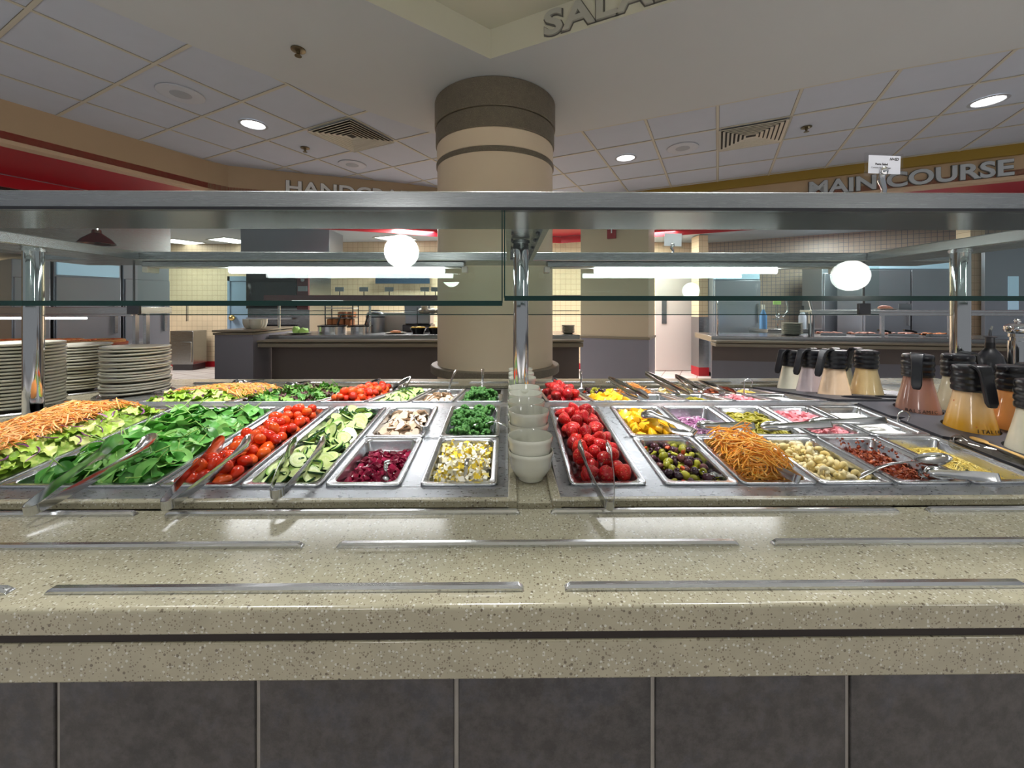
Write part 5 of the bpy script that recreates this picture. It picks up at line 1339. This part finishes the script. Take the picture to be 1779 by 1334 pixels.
# right serving counter, running towards the viewer on the right
r0, r1 = P(1240, 590, 5.2), P(1795, 590, 4.55); r0.z = r1.z = 0; dr = (r1 - r0).normalized(); LR = (r1 - r0).length + 1.5
t = thing('serving_counter', 'grey fronted hot food counter on the right behind the dressing pitchers', 'counter', r0, math.atan2(dr.y, dr.x))
zt = Z(585, 5.2)
obj('front_panel', B(.02, LR, .16, .2, 0, zt - .11), 'counter_grey', t, smooth=0)
obj('upper_panel', B(.02, LR, .14, .17, zt - .32, zt - .11), 'counter_brown', t, smooth=0)
obj('countertop', B(0, LR, .10, .95, zt - .075, zt), 'steel_soft', t, bevel=.004)
obj('tray_rail', MB().box(0, LR, -.10, .12, zt - .07, zt - .045).box(0, LR, -.08, .14, zt - .12, zt - .078), 'counter_edge', t, bevel=.006)
RZ = zt; RM4 = Matrix.Translation(r0) @ Matrix.Rotation(math.atan2(dr.y, dr.x), 4, 'Z')
def rloc(u, back=.4):                          # distance along the right counter seen at pixel u, back from its edge
    d = ray(u, 500); n = Vector((-dr.y, dr.x, 0)); q = r0 + n * back
    A = np.array([[d.x, -dr.x], [d.y, -dr.y]]); tt, s = np.linalg.solve(A, np.array([q.x, q.y])); return s, d.y * tt
def rpt(u, back=.4, z=0.0):
    s, y = rloc(u, back); v = RM4 @ Vector((s, back, 0)); v.z = z; return v
ry = math.atan2(dr.y, dr.x)
# food guard on the right counter
t = thing('food_guard', 'steel shelf guard over the right hot food counter', 'sneeze guard', RM4 @ Vector((0, 0, RZ)), ry)
sA, sB, sC, sD = rloc(1408, .35)[0], rloc(1650, .35)[0], rloc(1532, .35)[0], LR - .1
zs = Z(541, rloc(1500, .35)[1], 1500) - RZ
obj('shelf', MB().box(sA - .05, sD, .22, .52, zs - .012, zs + .018).box(sA - .05, sD, .22, .235, zs - .05, zs - .012), 'steel', t, bevel=.003)
for s in (sA, sC, sB, sB + .9):
    obj('post', MB().box(s - .018, s + .018, .33, .366, .001, zs - .012), 'steel', t, smooth=0)
s1 = rloc(1247, .25)[0]
obj('end_post', MB().tube([(s1, .25, .001), (s1, .25, .46)], .014, 10), 'chrome', t); obj('end_post', MB().tube([(sA - .02, .25, .001), (sA - .02, .25, .28), (sA - .06, .25, .46)], .016, 10), 'chrome', t)
obj('end_glass', B(s1 + .015, sA - .04, .247, .253, .02, .45), 'guard_glass', t, smooth=0)
obj('heat_strip', MB().box(sA + .1, sA + .75, .3, .42, zs - .035, zs - .012), 'oven_black', t, smooth=0)
# stacked plates, trays of hot food
def stack(name, label, c, r, n, dz, mat):
    pm = MB().lathe([(0, 0), (r * .6, 0), (r, dz * 1.3), (r, dz * 1.6), (r * .6, dz * .5), (0, dz * .5)], 28, caps=False).mesh(name, mat, 40)
    for k in range(n):
        o = link(name, pm, loc=(c[0], c[1], c[2] + dz * k)); tag(o, label, 'plate', label.split(' ', 3)[3] if False else f'plates of the {label.split("of the ")[-1]}')
q = rpt(1376, .55, RZ + .001); stack('dinner_plate', 'white plate of the pile on the far right counter', q, .125, 11, .014, 'plate_china')
for u, bk, w, l, mt, lb in ((1440, .62, .30, .22, 'bacon_tray', 'shallow tray of pinkish cooked food, first on the right counter'), (1500, .60, .30, .2, 'bacon_tray', 'shallow tray of cooked meat under the middle shelf post'), (1560, .60, .34, .2, 'bacon_tray', 'shallow tray of cooked meat right of the middle shelf post'), (1622, .60, .30, .2, 'bread', 'shallow tray of golden food left of the right chrome post')):
    q = rpt(u, bk, RZ + .001); t = thing('food_tray', lb, 'food tray', q, ry, 'trays on the right hot counter')
    obj('tray', MB().box(-w / 2, w / 2, -l / 2, l / 2, 0, .012).box(-w / 2, w / 2, -l / 2, -l / 2 + .008, 0, .03).box(-w / 2, w / 2, l / 2 - .008, l / 2, 0, .03), 'steel', t, smooth=0)
    m = MB(); rr = random.Random(int(u))
    for k in range(26): m.sphere((rr.uniform(-w / 2 + .03, w / 2 - .03), rr.uniform(-l / 2 + .03, l / 2 - .03), .022 + rr.uniform(0, .012)), rr.uniform(.018, .035), rr.uniform(.015, .03), .014, 8, 6, fn=noisefn(k, .15, 4))
    obj('food', m, mt, t, smooth=180); t.children[-1]['kind'] = 'stuff'
for u, bk, lb in ((1535, .5, 'black handled serving tool by the middle shelf post'), (1580, .52, 'black handled serving tool right of the middle shelf post')):
    q = rpt(u, bk, RZ + .05); t = thing('serving_utensil', lb, 'utensil', q, ry + .3, 'utensils on the right counter')
    obj('handle', MB().tube([(-.08, 0, .03), (.02, 0, .02), (.10, 0, .0)], .014, 8), 'black_plastic', t); obj('blade', MB().box(.09, .2, -.03, .03, -.012, -.008), 'steel', t, smooth=0)
q = rpt(1540, .37, RZ + zs + .02); t = thing('sample_plate', 'white plate with a sandwich on the right guard shelf', 'plate', q)
obj('plate', MB().lathe([(0, 0), (.07, 0), (.12, .012), (.12, .016), (.07, .006), (0, .006)], 28, caps=False), 'china', t); obj('sandwich', MB().sphere((-.03, 0, .03), .075, .05, .028, 14, 10, fn=noisefn(4, .1, 4)).sphere((.04, .0, .022), .035, .03, .018, 10, 8), 'bacon_tray', t, smooth=180)
q = rpt(1572, .40, RZ + zs + .02); t = tag(obj('price_card', B(-.07, .07, -.003, .003, 0, .08), 'card_blue', smooth=0, loc=q, rot=(0, 0, ry)), 'pale card standing on the right guard shelf', 'sign')
# behind the right counter: steel refrigerators, tiles, bottles, spray tap
def cabinet(name, label, cat, u0, u1, v0, y, depth, mat, doors=1, glow=True, z0=.08):
    xa, xb = X(u0, y), X(u1, y); o = Vector(((xa + xb) / 2, y, 0)); zt = Z(v0, y, (u0 + u1) / 2)
    t = thing(name, label, cat, o); h = (xb - xa) / 2
    obj('body', B(-h, h, .02, depth, z0, zt), mat, t, bevel=.006)
    for k in range(doors):
        a = -h + 2 * h * k / doors + .01; b = -h + 2 * h * (k + 1) / doors - .01
        d = obj('door', B(a, b, -.02, .02, z0 + .05, zt - .22), mat, t, bevel=.006)
        obj('handle', B(b - .07, b - .045, -.06, -.02, 1.0, 1.35), 'steel', d, smooth=0)
    if glow: obj('lit_panel', B(-h + .02, h - .02, -.012, .02, zt - .20, zt - .03), 'hood_glow', t, smooth=0)
    obj('plinth', B(-h + .03, h - .03, .05, depth, 0, z0), 'dark_metal', t, smooth=0)
    return t
cabinet('refrigerator', 'steel refrigerator with lit header left on the right kitchen wall', 'refrigerator', 1240, 1321, 466, 7.4, .5, 'fridge')
cabinet('refrigerator', 'wide two door steel refrigerator with lit header behind the right chrome post', 'refrigerator', 1500, 1662, 444, 6.2, .5, 'fridge', 2)
cabinet('refrigerator', 'narrow steel cabinet left of the wide steel refrigerator', 'refrigerator', 1430, 1494, 452, 6.9, .5, 'fridge', 1, False)
t = struct(thing('door_2', 'grey blue kitchen door behind the right end of the glass', 'door', (X(1748, 6.0), 6.0, 0)))
obj('leaf', B(X(1711, 6.0) - X(1748, 6.0), 1.0, 0, .05, 0, 2.2), 'fridge', t, smooth=0, bevel=.004); obj('notice', B(X(1751, 6) - X(1748, 6), X(1769, 6) - X(1748, 6), -.006, 0, Z(538, 6, 1760), Z(480, 6, 1760)), 'hood_glow', t, smooth=0)
struct(obj('wall_pier', B(X(1686, 6.1), X(1711, 6.1), 6.1, 6.3, 0, FB), 'cream_tile', smooth=0))
q = P(1327, 575, 6.6); zb = RZ - .02
t = thing('back_counter', 'steel rear counter with bottles behind the right serving line', 'counter', (X(1372, 6.75), 6.75, 0)); h = X(1420, 6.75) - X(1372, 6.75)
zb = Z(572, 6.6); obj('top', B(-h, h, -.15, .4, zb - .05, zb), 'steel', t, bevel=.004); obj('base', B(-h + .02, h - .02, -.1, .4, 0, zb - .05), 'steel_soft', t, smooth=0)
for u, mt, lb, hh in ((1326, 'bottle_blue', 'blue liquid spray bottle behind the right counter', .40), (1394, 'bottle_clear', 'clear bottle with dark cap behind the right counter', .38)):
    t = thing('spray_bottle', lb, 'bottle', (X(u, 6.7), 6.7, zb)); r = .055
    obj('body', MB().lathe([(0, 0), (r, 0), (r, hh * .55), (r * .4, hh * .75), (r * .35, hh * .82), (0, hh * .82)], 20, caps=False), mt, t); obj('cap', MB().lathe([(r * .42, hh * .80), (r * .42, hh), (0, hh)], 16, caps=False), 'white_plastic' if u < 1350 else 'oven_black', t)
t = thing('spray_tap', 'chrome tap with curved hose behind the right counter', 'tap', (X(1350, 6.7), 6.7, zb)); xx = X(1368, 6.7) - X(1350, 6.7)
obj('pipe', MB().tube([(0, 0, 0), (0, 0, .45)], .014, 8), 'chrome', t); obj('hose', MB().tube([(0, 0, .44), (.06, 0, .52), (xx * .8, 0, .50), (xx, 0, .38), (xx, 0, .28), (xx * .5, 0, .2)], .014, 8), 'steel', t, smooth=180); obj('valve', MB().sphere((0, -.02, .22), .04, seg=10, rings=8).box(-.09, .09, -.03, -.01, .15, .17), 'chrome', t); obj('label_box', B(-.08, .04, -.04, -.02, .40, .52), 'lettuce_far', t, smooth=0)
# ---- left side: pizza line, ovens
t = thing('pizza_counter', 'steel pizza serving counter behind the plate stacks', 'counter', (X(60, 3.6), 3.6, 0)); o = Vector((X(60, 3.6), 3.6, 0)); zt = Z(603, 3.6, 100)
pl = [(-5.6 - o.x, 0), (X(205, 3.6) - o.x, 0), (X(258, 4.4) - o.x, .8), (-5.6 - o.x, .8)]
obj('top', MB().prism(pl, zt - .05, zt), 'steel', t, bevel=.004); obj('front_panel', MB().prism([(x * .98 - .04, y + .03) if y < .5 else (x - .04, y - .03) for x, y in pl], 0, zt - .05), 'counter_brown', t, smooth=0)
PZ = zt
t = thing('pizza_guard', 'steel pass shelf on legs over the pizza counter', 'shelf', (X(60, 3.85), 3.85, PZ)); ox = X(60, 3.85); za = Z(533, 3.85, 60) - PZ; zb_ = Z(549, 3.85, 60) - PZ
obj('shelf', MB().box(-5.5 - ox, X(245, 3.85) - ox, -.1, .35, zb_ + .02, za).box(-5.5 - ox, X(245, 3.85) - ox, -.1, -.08, zb_, zb_ + .02), 'steel', t, bevel=.003)
for u in (224, 243): obj('leg', B(X(u, 3.85) - ox - .014, X(u, 3.85) - ox + .014, .05, .09, 0, zb_ + .02), 'steel', t, smooth=0)
obj('lamp_tube', MB().tube([(X(-60, 3.85) - ox, .0, zb_ - .02), (X(150, 3.85) - ox, .0, zb_ - .02)], .012, 8), 'panel_white', t)
for u, lb in ((20, 'pizza on a red board at the far left behind the plates'), (95, 'pizza on a red board just right of the left chrome post'), (168, 'pizza on a red board behind the middle plate stack')):
    c = P(u, 598, 3.9); t = thing('pizza', lb, 'pizza', (c.x, 3.9, PZ), group='pizzas on the left counter'); r = .2
    obj('board', MB().lathe([(0, 0), (r * 1.1, 0), (r * 1.1, .018), (0, .018)], 36), 'pizza_board', t)
    obj('crust', MB().lathe([(0, .018), (r, .018), (r * 1.02, .035), (r * .93, .044), (r * .88, .03), (0, .03)], 36, caps=False), 'crust', t)
    m = MB(); rr = random.Random(u)
    for k in range(40):
        a = rr.uniform(0, 6.28); q = r * .85 * rr.uniform(0, 1) ** .5; m.sphere((q * math.cos(a), q * math.sin(a), .034), rr.uniform(.015, .03), rr.uniform(.015, .03), .012, 8, 6)
    obj('topping', m, 'pizza', t, smooth=180)
# the left kitchen line runs along the left bulkhead direction
LB = Vector((-5.15, 5.0, 0))
def on_left(u, off=0.0):
    d = ray(u, 500); q = LB + Vector((.889, -.458, 0)) * off; A = np.array([[d.x, -DB.x], [d.y, -DB.y]]); tt, sgm = np.linalg.solve(A, np.array([q.x, q.y])); return q + DB * sgm
def left_unit(name, label, cat, u0, u1, v0, mat, glow=True, depth=.75):
    a, b = on_left(u0), on_left(u1); w = (b - a).length; ym = (a.y + b.y) / 2; zt = min(CAMZ + (HZ - v0) * ym / F, CAMZ + (HZ - 452) * 5.0 / F - .006)
    t = thing(name, label, cat, a, math.atan2(DB.y, DB.x))
    obj('body', B(.005, w - .005, .02, depth, .08, zt), mat, t, bevel=.006)
    d = obj('door', B(.015, w - .015, -.02, .02, .13, zt - .2), mat, t, bevel=.006)
    obj('handle', B(w - .09, w - .06, -.06, -.02, .95, 1.35), 'steel', d, smooth=0)
    if glow: obj('lit_panel', B(.03, w - .03, -.012, .02, zt - .18, zt - .03), 'hood_glow', t, smooth=0)
    obj('plinth', B(.02, w - .02, .05, depth, 0, .08), 'dark_metal', t, smooth=0)
left_unit('oven_cabinet', 'dark steel cabinet at the far left edge of the kitchen line', 'cabinet', 20, 90, 452, 'fridge', False)
left_unit('oven_cabinet', 'tall steel oven cabinet with lit header right of the left chrome post', 'oven', 93, 212, 455, 'fridge')
left_unit('refrigerator', 'tall steel refrigerator at the right end of the left kitchen line', 'refrigerator', 214, 296, 452, 'fridge', False)
a, b = on_left(-60, .12), on_left(297, .02); w = (b - a).length
t = thing('exhaust_hood', 'wide steel exhaust hood above the left ovens', 'hood', a, math.atan2((b - a).y, (b - a).x))
obj('canopy', B(0, w, 0, .9, CAMZ + (HZ - 452) * 5.0 / F, FB + .02), 'steel_soft', t, bevel=.004)
c = P(168, 424, 4.4); t = thing('heat_lamp', 'brown copper dome heat lamp hanging over the pizza line', 'heat lamp', (c.x, 4.4, c.z)); k = 1.22
obj('shade', MB().lathe([(.125 * k, 0), (.128 * k, .004), (.10 * k, .05), (.06 * k, .09), (.035 * k, .115), (.03 * k, .15), (0, .155)], 32, caps=False), 'copper_brown', t); obj('arm', MB().tube([(0, 0, .15), (0, 0, .30), (-.1, .05, .34), (-.62, .42, .34)], .010, 8), 'chrome', t); obj('bulb', MB().sphere((0, 0, .085), .03, seg=14, rings=10), 'white_plastic', t)
t = cabinet('prep_cabinet', 'low steel prep cabinet against the cream tiles left of the end cabinet', 'cabinet', 294, 334, 575, 8.35, .4, 'steel_soft', 1, False, .12)
t = struct(thing('door_3', 'light blue kitchen door with brass knob left of the black oven', 'door', (X(420, 8.3), 8.3, 0)))
obj('leaf', B(X(400, 8.3) - X(420, 8.3), .5, 0, .05, 0, Z(488, 8.3, 420)), 'door_blue', t, smooth=0); obj('frame', MB().box(X(396, 8.3) - X(420, 8.3), X(400, 8.3) - X(420, 8.3), -.02, .05, 0, Z(480, 8.3, 420)).box(X(396, 8.3) - X(420, 8.3), .5, -.02, .05, Z(488, 8.3, 420), Z(480, 8.3, 420)), 'door_blue', t, smooth=0)
obj('knob', MB().sphere((X(406, 8.3) - X(420, 8.3), -.05, Z(552, 8.3, 420)), .06, seg=14, rings=10), 'brass', t, smooth=180)
# black double oven
y = 6.3; ox = X(480, y); t = thing('wall_oven', 'black glass fronted steel oven behind the left serving counter', 'oven', (ox, y, 0)); L = lambda u: X(u, y) - ox
obj('body', B(L(428), L(536), .03, .8, .1, Z(470, y, 480)), 'steel_soft', t, bevel=.005)
obj('upper_door', B(L(428), L(514), -.01, .04, Z(536, y, 480), Z(472, y, 480)), 'oven_black', t, bevel=.004); obj('control_panel', B(L(516), L(536), -.005, .04, Z(538, y, 480), Z(472, y, 480)), 'red_shelf', t, bevel=.003)
obj('dial', MB().lathe([(0, 0), (.03, 0), (.03, .02), (0, .02)], 18, Matrix.Translation((L(527), -.005, Z(486, y, 480))) @ Matrix.Rotation(RAD(90), 4, 'X')), 'steel', t); obj('display', B(L(518), L(534), -.012, 0, Z(506, y, 480), Z(497, y, 480)), 'card_blue', t, smooth=0)
obj('lower_door', B(L(428), L(514), -.01, .04, Z(596, y, 480), Z(564, y, 480)), 'oven_black', t, bevel=.004); obj('door_handle', MB().tube([(L(432), -.05, Z(553, y, 480)), (L(510), -.05, Z(553, y, 480))], .016, 8), 'chrome', t)
y = 7.2; ox = X(495, y); t = thing('exhaust_hood', 'grey steel duct hood above the black oven', 'hood', (ox, y, 0))
obj('canopy', B(X(418, y) - ox, X(572, y) - ox, 0, .6, Z(441, y), FB + .02), 'fridge', t, bevel=.004)
# red guard shelf on the left counter with price cards
y = 5.05; ox = X(620, y); t = thing('counter_guard', 'dark red guard shelf on posts over the far left serving counter', 'sneeze guard', (ox, y, CZ)); L = lambda u: X(u, y) - ox; zz = lambda v: Z(v, y, 620) - CZ
obj('shelf', B(L(462), .9 - ox, -.05, .28, zz(522), zz(513)), 'red_shelf', t, bevel=.004)
for u in (477, 638): obj('post', MB().tube([(L(u), .1, 0), (L(u), .1, zz(521))], .016, 10), 'steel', t)
obj('lamp_tube', MB().tube([(L(500), .1, zz(523.5)), (L(590), .1, zz(523.5))], .012, 8), 'panel_white', t)
obj('wire_rail', MB().tube([(L(462), .1, zz(540)), (.9 - ox, .1, zz(540))], .004, 6), 'dark_metal', t)
for k, u in enumerate((584, 627, 672, 735, 754)):
    t = thing('price_card', ['first', 'second', 'third', 'fourth', 'fifth'][k] + ' pale price card from the left on the dark red guard shelf', 'sign', (X(u, y), y + .1, CZ + zz(513) + .001), group='price cards on the red shelf')
    obj('card', B(-.055, .055, -.003, .003, .05, .105), 'card_blue', t, smooth=0); obj('clip', MB().tube([(0, .006, 0), (0, .006, .06)], .006, 6), 'oven_black', t)
# bowls on the end cabinet, food and equipment on the left counter
zt = Z(573, 4.6)
SB = MB().lathe([(0, 0), (.035, 0), (.05, .02), (.062, .06), (.064, .075), (.058, .075), (.045, .02), (0, .012)], 28, caps=False).mesh('bowl', 'china', 50)
for k, (u, y2, n) in enumerate(((432, 4.95, 3), (444, 4.8, 3), (449, 4.95, 3), (455, 5.1, 3))):
    for j in range(n):
        o = link('soup_bowl', SB, loc=(X(u, y2), y2, zt + .001 + .018 * j)); tag(o, f"{['bottom', 'middle', 'top'][j]} cream bowl of the {['first', 'second', 'third', 'fourth'][k]} stack from the left on the grey end cabinet", 'bowl', 'cream bowls on the end cabinet')
c = P(520, 576, 5.1); t = thing('lettuce_plate', 'white plate with green lettuce pieces on the far left counter', 'plate', (c.x, 5.1, CZ + .001)); obj('plate', MB().lathe([(0, 0), (.08, 0), (.14, .014), (.14, .018), (.08, .007), (0, .007)], 28, caps=False), 'china', t); obj('lettuce', MB().sphere((-.04, 0, .04), .05, .04, .05, 12, 8, fn=noisefn(2, .2, 5)).sphere((.05, 0, .035), .06, .045, .04, 12, 8, fn=noisefn(3, .2, 5)), 'lettuce_far', t, smooth=180)
y = 5.45; c = P(589, 570, y); t = thing('bread_rack', 'black wire rack of sliced bread on the far left counter', 'rack', (c.x, y, CZ)); L = lambda u: X(u, y) - c.x; zz = lambda v: Z(v, y, 589) - CZ
m = MB()
for u in (565, 613): m.tube([(L(u), 0, 0), (L(u), 0, zz(530))], .008, 6); m.tube([(L(u), .2, 0), (L(u), .2, zz(530))], .008, 6)
obj('frame', m, 'dark_metal', t)
for v in (536, 553, 569): obj('shelf', B(L(565), L(613), 0, .2, max(0, zz(v)) , max(0, zz(v)) + .012), 'white_plastic' if v < 540 else 'dark_metal', t, smooth=0)
for v, us in ((569, (571, 581, 592, 603)), (553, (590, 606))):
    for u in us:
        o = obj('bread_loaf', B(L(u) - .036, L(u) + .036, .01, .19, 0, .105 if v > 560 else .075), 'bread', smooth=0, bevel=.02, seg=3, loc=(c.x, y, CZ + max(0, zz(v)) + .0125)); tag(o, f"sliced brown loaf on the {'lower' if v > 560 else 'upper'} shelf of the wire rack", 'bread', 'bread loaves on the wire rack')
for u, w, lb in ((578, .17, 'wide steel soup kettle with black rim in front of the bread rack'), (628, .13, 'steel soup kettle with ladles right of the bread rack')):
    c = P(u, 580, 5.25); t = thing('soup_kettle', lb, 'kettle', (c.x, 5.25, CZ), group='soup kettles'); obj('pot', MB().lathe([(0, 0), (w, 0), (w, .085), (w * .9, .09), (0, .09)], 30, caps=False), 'steel', t); obj('rim', MB().lathe([(w * 1.06, .085), (w * 1.06, .1), (w * .85, .105), (w * .85, .09)], 30, caps=False), 'oven_black', t); obj('ladle', MB().tube([(w * .3, 0, .08), (w * .6, .02, .24)], .01, 8), 'oven_black', t)
c = P(652, 580, 5.5); t = thing('rice_cooker', 'grey lidded rice cooker on the far left counter', 'cooker', (c.x, 5.5, CZ)); obj('body', MB().lathe([(0, 0), (.115, 0), (.12, .05), (.12, .2), (0, .2)], 28, caps=False), 'fridge', t); obj('lid', MB().lathe([(.12, .2), (.122, .22), (.1, .265), (0, .28)], 28, caps=False), 'fridge', t); obj('handle', B(-.06, .06, -.02, .02, .28, .295), 'oven_black', t, bevel=.004); obj('band', MB().lathe([(.12, .195), (.1225, .2), (.1225, .207), (.12, .212)], 28, caps=False), 'oven_black', t)
c = P(681, 580, 5.5); o = obj('cutting_board', B(-.16, .16, 0, .02, 0, .26), 'white_plastic', bevel=.006, loc=(c.x, 5.6, CZ)); tag(o, 'white cutting board standing right of the rice cooker', 'cutting board')
y = 5.6; c = P(723, 580, y); t = thing('drink_dispenser', 'large blue grey dispenser beside the column', 'dispenser', (c.x, y, CZ)); L = lambda u: X(u, y) - c.x; zz = lambda v: Z(v, y, 723) - CZ
obj('body', B(L(702), L(747), 0, .3, zz(564), zz(524)), 'fridge', t, bevel=.02, seg=3); obj('base', B(L(700), L(749), -.03, .3, 0, zz(564)), 'dark_metal', t, bevel=.01)
c = P(688, 577, 5.15); t = thing('sample_plate', 'white plate with flat bread in front of the white cutting board', 'plate', (c.x, 5.15, CZ + .001)); obj('plate', MB().lathe([(0, 0), (.08, 0), (.13, .012), (.13, .016), (.08, .006), (0, .006)], 26, caps=False), 'china', t); obj('flatbread', MB().sphere((0, 0, .022), .07, .05, .018, 12, 8, fn=noisefn(7, .15, 4)), 'bread', t, smooth=180)
for u, lb in ((727, 'black bowl of yellow food left of its twin beside the column'), (757, 'black bowl of yellow food half hidden by the column')):
    c = P(u, 575, 5.15); t = thing('food_bowl', lb, 'bowl', (c.x, 5.15, CZ)); obj('bowl', MB().lathe([(0, .0), (.07, .0), (.105, .07), (.109, .075), (.098, .075), (.065, .012), (0, .01)], 26, caps=False), 'oven_black', t); m = MB(); rr = random.Random(u)
    for k in range(18): a = rr.uniform(0, 6.28); q = .075 * rr.random() ** .5; m.sphere((q * math.cos(a), q * math.sin(a), .07), .024, .02, .018, 8, 6)
    obj('filling', m, 'yolk', t, smooth=180)
c = P(742, 545, 5.45); t = thing('wrap_stand', 'wire stand of paper wrapped sandwiches beside the column', 'stand', (c.x, 5.45, CZ)); zz = lambda v: Z(v, 5.45, 742) - CZ; m = MB()
for dx in (-.13, .2): m.tube([(dx, 0, 0), (dx, 0, zz(534))], .006, 6); m.tube([(dx, .2, 0), (dx, .2, zz(534))], .006, 6)
m.box(-.14, .21, -.01, .21, zz(546), zz(545)); obj('frame', m, 'dark_metal', t)
for k in range(5):
    o = obj('wrapped_sandwich', MB().sphere((0, 0, 0), .05, .07, .036, 12, 8, fn=noisefn(k, .08, 4)), 'wrap_paper', smooth=180, loc=(c.x - .09 + .075 * (k % 4) + (.04 if k == 4 else 0), 5.54, CZ + zz(545) + .037 + (.055 if k == 4 else 0))); tag(o, 'paper wrapped sandwich on the wire stand beside the column', 'sandwich', 'wrapped sandwiches on the wire stand')
# wall screen, small plates right of the column
y = 8.2; c = P(700, 483, y); t = thing('menu_screen', 'dark blue menu screen on the cream tiled wall', 'screen', c); obj('bracket', B(-.1, .1, .03, 8.42 - y, -.06, .06), 'dark_metal', t, smooth=0); w = (X(747, y) - X(653, y)) / 2; hz = abs(Z(476, y) - Z(490, y)) / 2
obj('display', B(-w, w, -.03, .03, -hz * 1.4, hz * 1.4), 'screen', t, smooth=0); obj('top_glow', B(-w * .95, w * .7, -.034, -.028, hz * 1.0, hz * 1.3), 'hood_glow', t, smooth=0)
q = (X(987, 5.1), 5.1, CZ + .001); stack('small_plate', 'grey small plate of the pile right of the column', q, .085, 7, .014, 'plate_china')
# lit panels in the kitchen ceiling
def lay_in(u0, u1, v0, v1, z, label):
    c = G((u0 + u1) / 2, (v0 + v1) / 2, z); t = thing('troffer_light', label, 'ceiling light', c, ANG - math.pi / 2, 'lay-in kitchen ceiling lights'); sx = .58; sy = .58
    obj('frame', MB().box(-sx / 2 - .02, sx / 2 + .02, -sy / 2 - .02, -sy / 2, -.01, 0).box(-sx / 2 - .02, sx / 2 + .02, sy / 2, sy / 2 + .02, -.01, 0).box(-sx / 2 - .02, -sx / 2, -sy / 2, sy / 2, -.01, 0).box(sx / 2, sx / 2 + .02, -sy / 2, sy / 2, -.01, 0), 'ceiling_bar', t, smooth=0)
    obj('diffuser', B(-sx / 2, sx / 2, -sy / 2, sy / 2, -.006, -.001), 'panel_white', t, smooth=0)
KC = FB + .018
lay_in(298, 335, 417, 423, KC, 'lit square panel in the kitchen ceiling at far left'); lay_in(385, 418, 414, 421, KC, 'lit square panel left of the grey duct hood')
lay_in(655, 720, 410, 418, KC, 'lit square panel above the menu screen'); lay_in(960, 985, 425, 432, KC, 'lit square panel between the column and the square pillar')
for x, y, p in ((-6.6, 7.4, 48), (-1.6, 6.7, 95), (2.6, 7.6, 60), (5.4, 6.3, 60), (.2, 7.4, 50)):
    area('kitchen_fill', (x, y, FB - .02), (0, 0, 0), .6, 1.2, p * 1.3, (1, .985, .95))  # added fill without fixtures to brighten the kitchen
